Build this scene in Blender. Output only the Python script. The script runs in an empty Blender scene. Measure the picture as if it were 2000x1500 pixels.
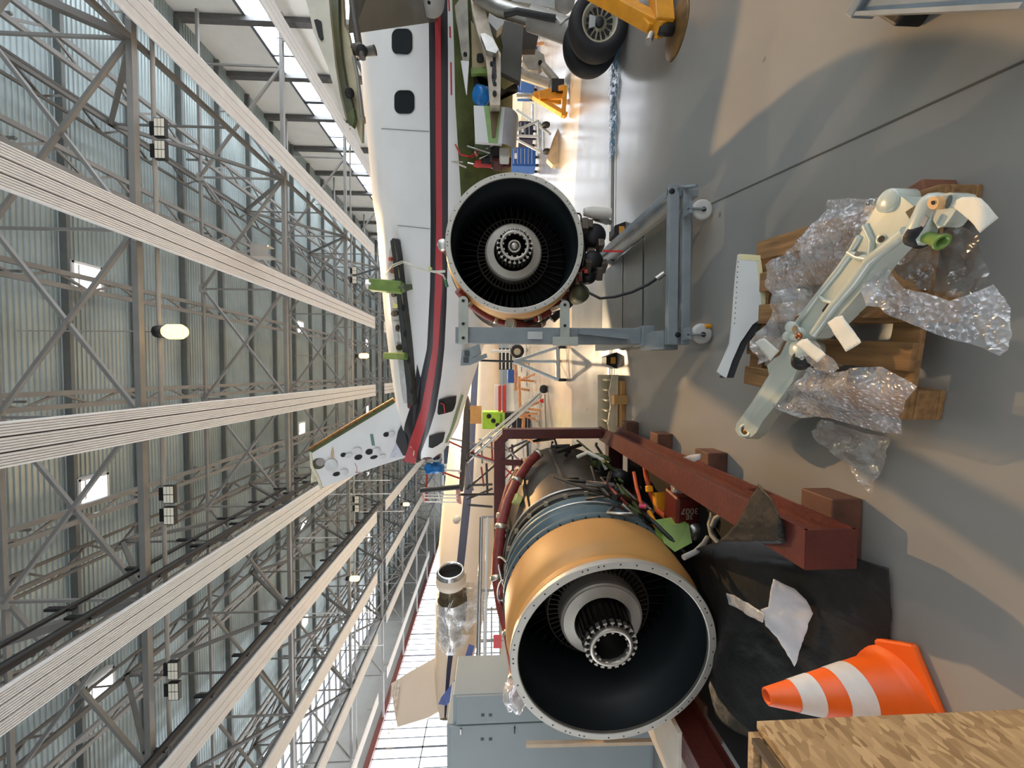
import bpy, math, random
from mathutils import Vector, Matrix
random.seed(7)
C = bpy.context.scene.collection
V = Vector
PI = math.pi
# ------------------------------------------------------------------ camera
F = 750.0
CAM = V((0, 0, 1.5))
phi = math.atan(37 / F)
th = math.atan(22 / F)
fw = V((-math.sin(th) * math.cos(phi), math.cos(th) * math.cos(phi), -math.sin(phi)))
rt = V((math.cos(th), math.sin(th), 0))
up = rt.cross(fw)
cam = bpy.data.cameras.new('camera')
cam.sensor_fit = 'HORIZONTAL'
cam.sensor_width = 36.0
cam.lens = 36.0 * F / 2000.0
cam.clip_start = 0.02
cam.clip_end = 300
camo = bpy.data.objects.new('camera', cam)
C.objects.link(camo)
R = Matrix((-up, rt, -fw)).transposed()
camo.matrix_world = Matrix.Translation(CAM) @ R.to_4x4()
bpy.context.scene.camera = camo

def ray(px, py):
    return fw * F - up * (px - 1000) + rt * (750 - py)
def at(px, py, Y):                       # point of a sight line at world depth Y
    d = ray(px, py)
    return CAM + d * (Y / d.y)
def atz(px, py, z=0.0):                  # point of a sight line on a height
    d = ray(px, py)
    return CAM + d * ((z - CAM.z) / d.z)
def atplane(px, py, p0, n):
    d = ray(px, py)
    return CAM + d * ((p0 - CAM).dot(n) / d.dot(n))
# ------------------------------------------------------------------ materials
def lin(c):
    o = []
    for x in c[:3]:
        x = x / 255.0
        o.append(x / 12.92 if x <= 0.04045 else ((x + 0.055) / 1.055) ** 2.4)
    return (*o, 1)
MATS = {}
def M(name, rgb, rough=0.5, metal=0.0, var=0.12, scale=6.0, bump=0.0, bscale=40.0, spec=0.5, coat=0.0):
    if name in MATS: return MATS[name]
    m = bpy.data.materials.new(name); m.use_nodes = True
    nt = m.node_tree; b = nt.nodes['Principled BSDF']
    c = lin(rgb)
    b.inputs['Roughness'].default_value = rough
    b.inputs['Metallic'].default_value = metal
    b.inputs['Specular IOR Level'].default_value = spec
    b.inputs['Coat Weight'].default_value = coat
    b.inputs['Base Color'].default_value = c
    tc = nt.nodes.new('ShaderNodeTexCoord')
    if var > 0:
        n = nt.nodes.new('ShaderNodeTexNoise'); n.inputs['Scale'].default_value = scale; n.inputs['Detail'].default_value = 5
        nt.links.new(tc.outputs['Object'], n.inputs['Vector'])
        r = nt.nodes.new('ShaderNodeValToRGB')
        r.color_ramp.elements[0].position = 0.3; r.color_ramp.elements[1].position = 0.7
        r.color_ramp.elements[0].color = (*[x * (1 - var) for x in c[:3]], 1)
        r.color_ramp.elements[1].color = (*[min(1, x * (1 + var)) for x in c[:3]], 1)
        nt.links.new(n.outputs['Fac'], r.inputs['Fac'])
        nt.links.new(r.outputs['Color'], b.inputs['Base Color'])
    if bump > 0:
        n2 = nt.nodes.new('ShaderNodeTexNoise'); n2.inputs['Scale'].default_value = bscale; n2.inputs['Detail'].default_value = 4
        nt.links.new(tc.outputs['Object'], n2.inputs['Vector'])
        bp = nt.nodes.new('ShaderNodeBump'); bp.inputs['Strength'].default_value = bump; bp.inputs['Distance'].default_value = 0.02
        nt.links.new(n2.outputs['Fac'], bp.inputs['Height'])
        nt.links.new(bp.outputs['Normal'], b.inputs['Normal'])
    MATS[name] = m
    return m
def EM(name, rgb, s):
    if name in MATS: return MATS[name]
    m = bpy.data.materials.new(name); m.use_nodes = True
    nt = m.node_tree; nt.nodes.remove(nt.nodes['Principled BSDF'])
    e = nt.nodes.new('ShaderNodeEmission'); e.inputs['Color'].default_value = lin(rgb); e.inputs['Strength'].default_value = s
    nt.links.new(e.outputs[0], nt.nodes['Material Output'].inputs[0])
    MATS[name] = m
    return m
def PLASTIC(name, rgb, opac, bump, bscale, rough=0.12, voro=False):
    if name in MATS: return MATS[name]
    m = bpy.data.materials.new(name); m.use_nodes = True
    nt = m.node_tree; b = nt.nodes['Principled BSDF']
    b.inputs['Base Color'].default_value = lin(rgb); b.inputs['Roughness'].default_value = rough
    b.inputs['Specular IOR Level'].default_value = 0.8
    tc = nt.nodes.new('ShaderNodeTexCoord')
    if voro:
        n2 = nt.nodes.new('ShaderNodeTexVoronoi'); out = n2.outputs['Distance']
    else:
        n2 = nt.nodes.new('ShaderNodeTexNoise'); out = n2.outputs['Fac']
    n2.inputs['Scale'].default_value = bscale
    nt.links.new(tc.outputs['Object'], n2.inputs['Vector'])
    bp = nt.nodes.new('ShaderNodeBump'); bp.inputs['Strength'].default_value = bump; bp.inputs['Distance'].default_value = 0.02
    nt.links.new(out, bp.inputs['Height']); nt.links.new(bp.outputs['Normal'], b.inputs['Normal'])
    tr = nt.nodes.new('ShaderNodeBsdfTransparent')
    gl = nt.nodes.new('ShaderNodeBsdfGlossy'); gl.inputs['Roughness'].default_value = rough
    nt.links.new(bp.outputs['Normal'], gl.inputs['Normal'])
    n3 = nt.nodes.new('ShaderNodeTexNoise'); n3.inputs['Scale'].default_value = 9; n3.inputs['Detail'].default_value = 6
    nt.links.new(tc.outputs['Object'], n3.inputs['Vector'])
    mr = nt.nodes.new('ShaderNodeMapRange'); mr.inputs[1].default_value = 0.3; mr.inputs[2].default_value = 0.75
    mr.inputs[3].default_value = opac * 0.35; mr.inputs[4].default_value = min(1, opac * 1.9)
    nt.links.new(n3.outputs['Fac'], mr.inputs[0])
    mx = nt.nodes.new('ShaderNodeMixShader'); nt.links.new(mr.outputs[0], mx.inputs[0])
    nt.links.new(tr.outputs[0], mx.inputs[1]); nt.links.new(b.outputs[0], mx.inputs[2])
    m2 = nt.nodes.new('ShaderNodeMixShader'); m2.inputs[0].default_value = 0.14
    nt.links.new(mx.outputs[0], m2.inputs[1]); nt.links.new(gl.outputs[0], m2.inputs[2])
    nt.links.new(m2.outputs[0], nt.nodes['Material Output'].inputs[0])
    MATS[name] = m
    return m
# ------------------------------------------------------------------ mesh builder
def wmat(o):
    m = Matrix.Identity(4)
    while o is not None:
        m = o.matrix_basis @ m
        o = o.parent
    return m
class MB:
    def __init__(s): s.v = []; s.f = []; s.mi = []; s.sm = []
    def add(s, vs, fs, m=0, smooth=False):
        k = len(s.v); s.v += [V(p) for p in vs]
        for f in fs:
            s.f.append([i + k for i in f]); s.mi.append(m); s.sm.append(smooth)
        return s
    def hexa(s, p, m=0):                 # 8 corners: bottom 4, top 4
        return s.add(p, [(3, 2, 1, 0), (4, 5, 6, 7), (0, 1, 5, 4), (1, 2, 6, 5), (2, 3, 7, 6), (3, 0, 4, 7)], m)
    def box(s, c, d, rz=0, m=0, rot=None):
        x, y, z = d[0] / 2, d[1] / 2, d[2] / 2
        r = rot if rot is not None else Matrix.Rotation(rz, 3, 'Z')
        p = [(-x, -y, -z), (x, -y, -z), (x, y, -z), (-x, y, -z), (-x, -y, z), (x, -y, z), (x, y, z), (-x, y, z)]
        return s.hexa([V(c) + r @ V(q) for q in p], m)
    def bar(s, a, b, w, h=None, m=0, ref=(0, 0, 1)):
        h = h or w; a, b = V(a), V(b); d = (b - a).normalized(); rf = V(ref)
        if abs(d.dot(rf)) > 0.95: rf = V((1, 0, 0)) if abs(d.x) < 0.9 else V((0, 1, 0))
        sx = d.cross(rf).normalized() * w / 2; sz = sx.cross(d).normalized() * h / 2
        return s.hexa([a - sx - sz, a + sx - sz, b + sx - sz, b - sx - sz, a - sx + sz, a + sx + sz, b + sx + sz, b - sx + sz], m)
    def tube(s, pts, r, n=8, m=0, cap=True):
        pts = [V(p) for p in pts]; N = len(pts)
        rs = r if isinstance(r, (list, tuple)) else [r] * N
        t0 = (pts[1] - pts[0]).normalized()
        nx = t0.orthogonal().normalized(); vs = []
        for i in range(N):
            t = (pts[min(i + 1, N - 1)] - pts[max(i - 1, 0)]).normalized()
            nx = (nx - t * nx.dot(t)).normalized(); ny = t.cross(nx)
            for k in range(n):
                a = 2 * PI * k / n
                vs.append(pts[i] + (nx * math.cos(a) + ny * math.sin(a)) * rs[i])
        fs = [(i * n + k, i * n + (k + 1) % n, (i + 1) * n + (k + 1) % n, (i + 1) * n + k) for i in range(N - 1) for k in range(n)]
        s.add(vs, fs, m, True)
        if cap: s.add([vs[k] for k in range(n)], [tuple(range(n - 1, -1, -1))], m); s.add(vs[-n:], [tuple(range(n))], m)
        return s
    def lathe(s, prof, n=48, o=(0, 0, 0), ax=(0, 1, 0), m=0, smooth=True, a0=0, a1=2 * PI, close=False):
        ax = V(ax).normalized(); o = V(o)
        e1 = V((1, 0, 0)) if abs(ax.x) < 0.9 else V((0, 1, 0))
        e1 = (e1 - ax * e1.dot(ax)).normalized(); e2 = e1.cross(ax) * -1
        if ax.y > 0.9: e1, e2 = V((1, 0, 0)), V((0, 0, 1))
        full = abs(a1 - a0 - 2 * PI) < 1e-6
        cols = n if full else n + 1; L = len(prof); vs = []
        for k in range(cols):
            a = a0 + (a1 - a0) * k / n
            dd = e1 * math.cos(a) + e2 * math.sin(a)
            for r, y in prof: vs.append(o + ax * y + dd * r)
        fs = []
        for k in range(n):
            k2 = (k + 1) % cols
            for i in range(L if close else L - 1):
                j = (i + 1) % L
                fs.append((k * L + i, k2 * L + i, k2 * L + j, k * L + j))
        return s.add(vs, fs, m, smooth)
    def cyl(s, a, b, r, n=20, m=0, r2=None):
        a, b = V(a), V(b); h = (b - a).length
        r2 = r if r2 is None else r2
        e = min(0.12 * min(r, r2) + 1e-5, h * 0.2)
        return s.lathe([(0, 0), (r - e, 0), (r, e), (r2, h - e), (r2 - e, h), (0, h)], n, a, (b - a))
    def prism(s, poly, d, m=0, m2=None):
        n = len(poly); poly = [V(p) for p in poly]; d = V(d)
        s.add(poly + [p + d for p in poly], [tuple(range(n - 1, -1, -1)), tuple(range(n, 2 * n))], m)
        return s.add(poly + [p + d for p in poly], [(i, (i + 1) % n, n + (i + 1) % n, n + i) for i in range(n)], m if m2 is None else m2)
    def grid(s, fn, nu, nv, m=0, smooth=True):
        vs = [fn(i / nu, j / nv) for i in range(nu + 1) for j in range(nv + 1)]
        w = nv + 1
        return s.add(vs, [(i * w + j, (i + 1) * w + j, (i + 1) * w + j + 1, i * w + j + 1) for i in range(nu) for j in range(nv)], m, smooth)
    def build(s, name, mat, parent=None, local=False, o=(0, 0, 0), bevel=0, solid=0, sub=0):
        if parent is not None and not local:
            iv = wmat(parent).inverted(); vs = [iv @ p for p in s.v]
        elif parent is None:
            vs = [p - V(o) for p in s.v]
        else: vs = s.v
        me = bpy.data.meshes.new(name)
        me.from_pydata([tuple(p) for p in vs], [], s.f)
        for mm in (mat if isinstance(mat, (list, tuple)) else [mat]): me.materials.append(mm)
        me.polygons.foreach_set('material_index', s.mi)
        me.polygons.foreach_set('use_smooth', s.sm)
        me.update()
        ob = bpy.data.objects.new(name, me); C.objects.link(ob)
        if parent is not None: ob.parent = parent
        else: ob.location = o
        if solid:
            md = ob.modifiers.new('thickness', 'SOLIDIFY'); md.thickness = solid; md.offset = 0
        if bevel:
            md = ob.modifiers.new('bevel', 'BEVEL'); md.width = bevel; md.segments = 2; md.limit_method = 'ANGLE'; md.angle_limit = 0.6
        if sub:
            md = ob.modifiers.new('sub', 'SUBSURF'); md.levels = sub; md.render_levels = sub
        return ob
LAB = {}
def tag(o, label, cat, group=None, kind=None):
    n = len(label.split())
    if not 4 <= n <= 16: print('LABEL LENGTH', n, label)
    if label in LAB and not group: print('DUP LABEL', label)
    LAB[label] = 1
    o['label'] = label; o['category'] = cat
    if group: o['group'] = group
    if kind: o['kind'] = kind
    return o
def thing(name, label, cat, loc=(0, 0, 0), rz=0, group=None):
    o = bpy.data.objects.new(name, None); C.objects.link(o)
    o.empty_display_size = 0.1
    o.location = loc; o.rotation_euler = (0, 0, rz)
    return tag(o, label, cat, group)
def struct(o): o['kind'] = 'structure'; return o
def dup(root, loc, rz, label, group=None):
    r = root.copy(); C.objects.link(r); r.location = loc; r.rotation_euler = (0, 0, rz)
    tag(r, label, root['category'], group or root.get('group'))
    for ch in list(root.children):
        c = ch.copy(); C.objects.link(c); c.parent = r
        for g in list(ch.children):
            d = g.copy(); C.objects.link(d); d.parent = c
    return r
ORD = ['first', 'second', 'third', 'fourth', 'fifth', 'sixth', 'seventh', 'eighth', 'ninth', 'tenth', 'eleventh', 'twelfth', 'thirteenth', 'fourteenth']
# ------------------------------------------------------------------ palette
steel = M('grey_painted_steel', (150, 148, 142), 0.5, 0, 0.08, 3)
white = M('white_paint', (226, 226, 224), 0.35, 0, 0.04, 2)
cream = M('cream_paint', (214, 205, 178), 0.45, 0, 0.1, 5)
black = M('black_rubber', (22, 22, 24), 0.55, 0, 0.1, 20)
dark = M('dark_metal', (46, 46, 46), 0.45, 0.5, 0.2, 14)
alum = M('bare_aluminium', (190, 188, 182), 0.32, 0.85, 0.1, 12)
greyp = M('dolly_grey_paint', (126, 134, 138), 0.45, 0, 0.1, 8, 0.1, 30)
redox = M('red_oxide_paint', (88, 38, 32), 0.5, 0, 0.18, 9, 0.15, 40)
yellow = M('jack_yellow_paint', (222, 150, 26), 0.45, 0, 0.15, 8)
green = M('green_primer', (112, 138, 62), 0.55, 0, 0.2, 7)
darkgreen = M('dark_green_primer', (70, 84, 40), 0.55, 0, 0.35, 4)
wood = M('pallet_wood', (140, 104, 64), 0.7, 0, 0.35, 9, 0.4, 60)
_t = wood.node_tree; _c = [n for n in _t.nodes if n.type == 'TEX_COORD'][0]
_m = _t.nodes.new('ShaderNodeMapping'); _m.inputs['Scale'].default_value = (9, 0.7, 9)
_t.links.new(_c.outputs['Object'], _m.inputs[0])
for n in [n for n in _t.nodes if n.type == 'TEX_NOISE']: _t.links.new(_m.outputs[0], n.inputs['Vector'])
for n in [n for n in _t.nodes if n.type == 'TEX_NOISE']: n.inputs['Scale'].default_value = 4
redp = M('red_duct_wrap', (118, 42, 36), 0.5, 0, 0.25, 20, 0.2, 50)
blue = M('blue_paint', (30, 84, 160), 0.4, 0, 0.1, 5)
navy = M('navy_paint', (15, 17, 50), 0.45, 0, 0.1, 5)
darkpit = M('dark_interior', (14, 14, 14), 0.7, 0, 0.0)
# ================================================================== SETTING
XL, XR, YB, YF, ZR = -25.0, 13.6, -14.0, 60.0, 13.5
# floor: worn epoxy, with stains that have a shape of their own
fm = M('epoxy_floor', (146, 144, 140), 0.17, 0, 0.06, 0.9)
nt = fm.node_tree; pb = nt.nodes['Principled BSDF']; tcn = [n for n in nt.nodes if n.type == 'TEX_COORD'][0]
rn = nt.nodes.new('ShaderNodeTexNoise'); rn.inputs['Scale'].default_value = 1.6; rn.inputs['Detail'].default_value = 6
nt.links.new(tcn.outputs['Object'], rn.inputs['Vector'])
rr = nt.nodes.new('ShaderNodeMapRange'); rr.inputs[3].default_value = 0.12; rr.inputs[4].default_value = 0.3
nt.links.new(rn.outputs['Fac'], rr.inputs[0]); nt.links.new(rr.outputs[0], pb.inputs['Roughness'])
bn = nt.nodes.new('ShaderNodeTexNoise'); bn.inputs['Scale'].default_value = 2.2; bn.inputs['Detail'].default_value = 3
nt.links.new(tcn.outputs['Object'], bn.inputs['Vector'])
bb = nt.nodes.new('ShaderNodeBump'); bb.inputs['Strength'].default_value = 0.1; bb.inputs['Distance'].default_value = 0.02
nt.links.new(bn.outputs['Fac'], bb.inputs['Height']); nt.links.new(bb.outputs['Normal'], pb.inputs['Normal'])
old = pb.inputs['Base Color'].links[0].from_socket
vo = nt.nodes.new('ShaderNodeTexVoronoi'); vo.inputs['Scale'].default_value = 2.6; vo.inputs['Randomness'].default_value = 1
wn = nt.nodes.new('ShaderNodeTexNoise'); wn.inputs['Scale'].default_value = 9
mixv = nt.nodes.new('ShaderNodeMixRGB'); mixv.inputs[0].default_value = 0.06
nt.links.new(tcn.outputs['Object'], wn.inputs['Vector']); nt.links.new(tcn.outputs['Object'], mixv.inputs[1]); nt.links.new(wn.outputs['Color'], mixv.inputs[2])
nt.links.new(mixv.outputs[0], vo.inputs['Vector'])
vr = nt.nodes.new('ShaderNodeMapRange'); vr.inputs[1].default_value = 0.045; vr.inputs[2].default_value = 0.075; vr.inputs[3].default_value = 1; vr.inputs[4].default_value = 0
nt.links.new(vo.outputs['Distance'], vr.inputs[0])
mk = nt.nodes.new('ShaderNodeMath'); mk.operation = 'MULTIPLY'; mk.inputs[1].default_value = 0.75
nt.links.new(vr.outputs[0], mk.inputs[0])
ms = nt.nodes.new('ShaderNodeMixRGB'); ms.inputs[2].default_value = lin((58, 52, 46))
nt.links.new(mk.outputs[0], ms.inputs[0]); nt.links.new(old, ms.inputs[1]); nt.links.new(ms.outputs[0], pb.inputs['Base Color'])
struct(MB().box(((XL + XR) / 2, (YB + YF) / 2, -0.15), (XR - XL, YF - YB, 0.3)).build('floor', fm))

# floor joint and drain channel
p, q = atz(2000, 120), atz(1330, 425)
d = (q - p).normalized()
struct(MB().bar(V((p.x, p.y, 0)) - d * 0.6, V((q.x, q.y, 0)) + d * 0.9, 0.008, 0.004).build('trim_1', M('joint_sealant', (84, 80, 72), 0.7)))
slab = M('drain_edge', (196, 192, 184), 0.35, 0.0, 0.08, 8)
struct(MB().box((-5, 4.72, 0.0), (30, 0.05, 0.008)).box((-5, 4.93, 0.0), (30, 0.09, 0.008)).build('trim_2', slab))
struct(MB().box((-5, 4.82, 0.0), (30, 0.09, 0.006)).build('trim_3', M('drain_grating', (52, 50, 50), 0.5, 0.4)))

# ceiling: corrugated sheet
rfm = M('corrugated_sheet', (160, 174, 176), 0.32, 0.25, 0.16, 0.7)
cm = MB(); N = int((YF - YB) / 0.13); vs = []; fs = []
for i in range(N):
    y = YB + i * 0.13
    for a, zz in ((0, 0), (0.055, 0), (0.072, 0.028), (0.113, 0.028)):
        vs += [(XL, y + a, ZR + zz), (XR, y + a, ZR + zz)]
for i in range(len(vs) // 2 - 1): fs.append((2 * i, 2 * i + 1, 2 * i + 3, 2 * i + 2))
cm.add(vs, fs)
cm.box(((XL + XR) / 2, (YB + YF) / 2, ZR + 0.3), (XR - XL, YF - YB, 0.2))
struct(cm.build('ceiling', rfm))

wallm = M('wall_panel_white', (238, 238, 234), 0.5, 0, 0.05, 1)
walld = M('wall_panel_grey', (140, 142, 140), 0.55, 0, 0.08, 1)
glow = EM('daylit_glazing', (246, 250, 255), 4.0)
glowr = EM('daylit_wall_glazing', (240, 248, 255), 14.0)
glowl = EM('daylit_door_glazing', (244, 248, 255), 5.5)
bars = M('glazing_bars', (96, 100, 108), 0.5)
# right wall with two bands of glazing
XW = XR
def wall_x(name, X, bands, mat, t=0.2, sx=1):
    z = 0; mb = MB()
    for a, b in bands + [(ZR, ZR)]:
        if a > z: mb.box((X + sx * t / 2, (YB + YF) / 2, (a + z) / 2), (t, YF - YB, a - z))
        z = b
    return struct(mb.build(name, mat))
wall_x('wall_right', XW, [(1.6, 7.4), (9.75, 10.95)], wallm)
wn_ = 1
def window(X, za, zb, y0, y1, pane, step, hz, thick=0.06, sx=1):
    global wn_
    w = struct(MB().box((X + sx * 0.1, (y0 + y1) / 2, (za + zb) / 2), (0.04, y1 - y0, zb - za)).build('window_%d' % wn_, pane))
    f = MB(); y = y0
    k = 0
    while y <= y1 + 1e-3:
        f.box((X, y, (za + zb) / 2), (thick, thick * (1.0 if k % 4 else 2.4), zb - za)); y += step; k += 1
    for z in hz: f.box((X, (y0 + y1) / 2, z), (thick, y1 - y0, thick * 1.5))
    f.build('window_frame', bars, w)
    wn_ += 1
window(XW, 1.6, 7.4, YB, YF, EM('daylit_low_glazing', (240, 246, 255), 4.2), 2.85, [1.6, 4.5, 7.4], 0.1)
window(XW, 9.75, 10.95, YB, YF, glowr, 2.85, [9.75, 10.95], 0.08)
cb = M('wall_post', (92, 92, 92), 0.5)
y = YB + 1.1; i = 4
while y < YF:
    o = MB().box((XW - 0.12, y, ZR / 2), (0.2, 0.26, ZR)).build('trim_%d' % i, cb); struct(o)
    y += 2.85; i += 1
# left wall: solid above, tall glazed hangar doors below
wall_x('wall_left', XL, [(0.9, 9.3)], walld, sx=-1)
window(XL, 0.9, 9.3, YB, YF - 4, glowl, 0.7, [0.9, 3.4, 6.2, 9.3], 0.05, sx=-1)
struct(MB().box((XL + 0.15, (YB + YF) / 2, 9.45), (0.4, YF - YB, 0.35)).build('trim_80', M('red_brown_beam', (112, 62, 54), 0.5)))
# far wall and the wall behind the camera with an added glowing panel
struct(MB().box(((XL + XR) / 2, YF + 0.1, ZR / 2), (XR - XL, 0.2, ZR)).build('wall_back', M('far_wall_pale', (186, 188, 180), 0.5)))
fwm = M('far_window_glass', (72, 80, 90), 0.25)
for k in range(8):
    x = XL + 3 + k * 4.6
    w = struct(MB().box((x, YF - 0.02, 6.4), (2.9, 0.06, 5.6)).build('window_%d' % wn_, fwm))
    f = MB()
    for sx in (-1.55, 1.55): f.box((x + sx, YF - 0.06, 6.4), (0.3, 0.12, 6.0))
    for z in (3.5, 9.3): f.box((x, YF - 0.06, z), (3.4, 0.12, 0.3))
    f.bar((x - 1.5, YF - 0.06, 3.6), (x + 1.5, YF - 0.06, 6.4), 0.12).bar((x + 1.5, YF - 0.06, 3.6), (x - 1.5, YF - 0.06, 6.4), 0.12)
    f.build('window_frame', white, w); wn_ += 1
struct(MB().box(((XL + XR) / 2, YB - 0.1, 11.25), (XR - XL, 0.2, 4.5)).box(((XL + XR) / 2, YB - 0.1, 0.2), (XR - XL, 0.2, 0.4)).build('wall_front', walld))
w = struct(MB().box(((XL + XR) / 2, YB - 0.12, 4.7), (XR - XL, 0.04, 8.6)).build('window_%d' % wn_, EM('added_front_glow', (246, 250, 255), 1.15))); wn_ += 1  # unseen glowing panel, added to light the surfaces facing the camera
# skylight band on the left and small roof lights
sk = struct(MB().box((-22.4, 22, ZR - 0.05), (4.8, 34, 0.05)).build('window_%d' % wn_, glow)); wn_ += 1
f = MB()
for k in range(18): f.box((-22.4, 5 + k * 2, ZR - 0.1), (4.9, 0.16, 0.12))
for x in (-24.75, -22.4, -20.05): f.box((x, 22, ZR - 0.1), (0.1, 34, 0.1))
f.build('window_frame', bars, sk)
for gx in (2.75, -3.45, -9.5, -15.6):
    for gy in (11.85, 24.2, 36.5, 49):
        w = struct(MB().box((gx, gy, ZR - 0.04), (0.66, 0.72, 0.06)).build('window_%d' % wn_, glow)); wn_ += 1
        MB().box((gx - 0.36, gy, ZR - 0.12), (0.07, 0.86, 0.24)).box((gx + 0.36, gy, ZR - 0.12), (0.07, 0.86, 0.24)).box((gx, gy - 0.4, ZR - 0.12), (0.8, 0.07, 0.24)).box((gx, gy + 0.4, ZR - 0.12), (0.8, 0.07, 0.24)).box((gx + 0.05, gy - 0.16, ZR - 0.1), (0.6, 0.05, 0.1)).build('window_frame', white, w)

# ================================================================== ROOF STEEL
purl = M('roof_purlin_grey', (104, 108, 106), 0.5, 0, 0.1, 3)
y = 3.2
while y < YF - 1:
    o = MB().box(((XL + XR) / 2, y, ZR - 0.1), (XR - XL - 0.3, 0.1, 0.2)).build('roof_purlin', purl, o=((XL + XR) / 2, y, ZR - 0.2))
    tag(o, 'grey purlin running across directly under the corrugated roof sheet', 'purlin', 'roof purlins')
    y += 2.05
TY = [8.95 + 6.08 * i for i in range(9)]
NX = [3.12 - 4.12 * k for k in range(-2, 7)]
ZB, ZT = 9.35, 12.35
tsteel = M('truss_grey_paint', (126, 125, 122), 0.45, 0, 0.1, 2)
for i, ty in enumerate(TY):
    t = thing('roof_truss', 'grey steel roof truss with crossed diagonals, %s across the hall counted from the viewer' % ORD[i], 'truss', (0, ty, ZB))
    MB().bar((XL + 0.1, ty, ZB), (XR - 0.3, ty, ZB), 0.13, 0.13).build('bottom_chord', tsteel, t)
    MB().bar((XL + 0.1, ty, ZT), (XR - 0.3, ty, ZT), 0.09, 0.09).build('top_chord', tsteel, t)
    for k, nx in enumerate(NX):
        MB().bar((nx, ty, ZB), (nx, ty, ZT), 0.06).build('post', tsteel, t)
        if k + 1 < len(NX):
            a, b = nx, NX[k + 1]
            MB().bar((a, ty - 0.03, ZB), (b, ty - 0.03, ZT), 0.08).build('diagonal', tsteel, t)
            MB().bar((b, ty + 0.03, ZB), (a, ty + 0.03, ZT), 0.08).build('diagonal', tsteel, t)
        MB().box((nx, ty, ZT), (0.28, 0.1, 0.22)).build('gusset_plate', steel, t)
# flat lattice girders along the hall
for k in range(9):
    x = 2.35 - 3.05 * k if k < 7 else (5.4 if k == 7 else 8.2)
    x0 = ORD[k] if k < 7 else ('eighth' if k == 7 else 'ninth')
    where = ('%s to the left of the hanging orange lamp' % ORD[k - 1]) if 0 < k < 7 else ('just right of the hanging orange lamp' if k == 0 else ('right of the heater over the engine' if k == 7 else 'nearest the glazed white wall'))
    g = thing('lattice_girder', 'flat grey lattice girder, ' + where, 'girder', (x, 30, 12.4))
    z = 12.4; w = 0.34 if k < 7 else 0.5
    for s in (-1, 1): MB().bar((x + s * w / 2, 3, z), (x + s * w / 2, YF - 0.5, z), 0.12, 0.1).build('chord', tsteel, g)
    m = MB(); y = 3.0; s = 1
    while y < YF - 2:
        m.bar((x - s * w / 2, y, z), (x + s * w / 2, y + 0.8, z), 0.06, 0.05); s = -s; y += 0.8
    m.build('lacing', tsteel, g)
    y = 3.5
    while y < YF - 2:
        MB().box((x, y, 12.9), (0.06, 0.06, 0.8)).build('hanger_strut', tsteel, g); y += 6.08
# deep longitudinal trusses
ltm = M('dark_truss_paint', (104, 103, 100), 0.45, 0, 0.1, 2)
for k, (x, lab) in enumerate([(7.24, 'beside the heater next to the white wall'), (-5.12, 'above the black conductor pipes'), (-9.24, 'left of the black conductor pipes'), (-13.36, 'right of the roof skylight band'), (-17.48, 'beside the roof skylight band')]):
    t = thing('longitudinal_truss', 'deep grey truss running along the hall ' + lab, 'truss', (x, 30, ZB))
    tz = ZT + 0.3
    MB().bar((x, 2.9, ZB), (x, YF - 0.5, ZB), 0.11).build('bottom_chord', ltm, t)
    MB().bar((x, 2.9, tz), (x, YF - 0.5, tz), 0.1).build('top_chord', ltm, t)
    m2 = MB()
    for j in range(9):
        a, b = 2.87 + 6.08 * j, 8.95 + 6.08 * j
        mid = (a + b) / 2
        MB().bar((x, a, ZB), (x, mid, tz), 0.15 if j < 1 else 0.1).build('diagonal', ltm, t)
        MB().bar((x, b, ZB), (x, mid, tz), 0.15 if j < 1 else 0.1).build('diagonal', ltm, t)
        MB().bar((x, mid, ZB), (x, mid, tz), 0.05).build('post', ltm, t)
        s = 1
        for q in range(8):
            y0 = a + q * 0.76
            m2.bar((x - s * 0.28, y0, tz + 0.25), (x + s * 0.28, y0 + 0.76, tz + 0.25), 0.05); s = -s
    for s in (-1, 1): m2.bar((x + s * 0.28, 2.9, tz + 0.25), (x + s * 0.28, YF - 0.5, tz + 0.25), 0.07)
    m2.build('lacing', ltm, t)
# ------------------------------------------------------------------ ribbed radiant heaters
hm = M('heater_white_enamel', (214, 214, 213), 0.4, 0, 0.04, 3)
hdk = M('heater_gap_dark', (70, 66, 70), 0.6)
def heater(x, y0, y1, z, label):
    t = thing('radiant_heater', label, 'heater', (x, (y0 + y1) / 2, z))
    for j in (-1, 0, 1):
        m = MB(); cx = x + j * 0.245
        prof = []
        for r in range(5):
            for a in range(5):
                an = PI - PI * a / 4
                prof.append((cx + (r - 2) * 0.044 + 0.022 * math.cos(an), z - 0.024 * math.sin(an)))
        prof += [(cx + 0.112, z + 0.02), (cx + 0.112, z + 0.05), (cx - 0.112, z + 0.05), (cx - 0.112, z + 0.02)]
        n = len(prof)
        vs = [(a, y0, b) for a, b in prof] + [(a, y1, b) for a, b in prof]
        m.add(vs, [(i, (i + 1) % n, n + (i + 1) % n, n + i) for i in range(n)])
        m.add(vs, [tuple(range(n)), tuple(range(2 * n - 1, n - 1, -1))])
        m.build('panel_strip', hm, t)
    m = MB(); m.box((x, (y0 + y1) / 2, z + 0.045), (0.7, y1 - y0, 0.03)); m.build('backing', hdk, t)
    y = y0 + 0.5
    while y < y1:
        m = MB()
        for s in (-0.25, 0.25): m.bar((x + s, y, z + 0.05), (x + s, y, 9.35), 0.025)
        m.box((x, y, z + 0.07), (0.74, 0.06, 0.05)); y += 3.04
        m.build('hanger', steel, t)
HX = [12.35, 7.72, 3.16, -1.12, -5.2, -9.3, -13.3, -17.3, -21.3]
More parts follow.
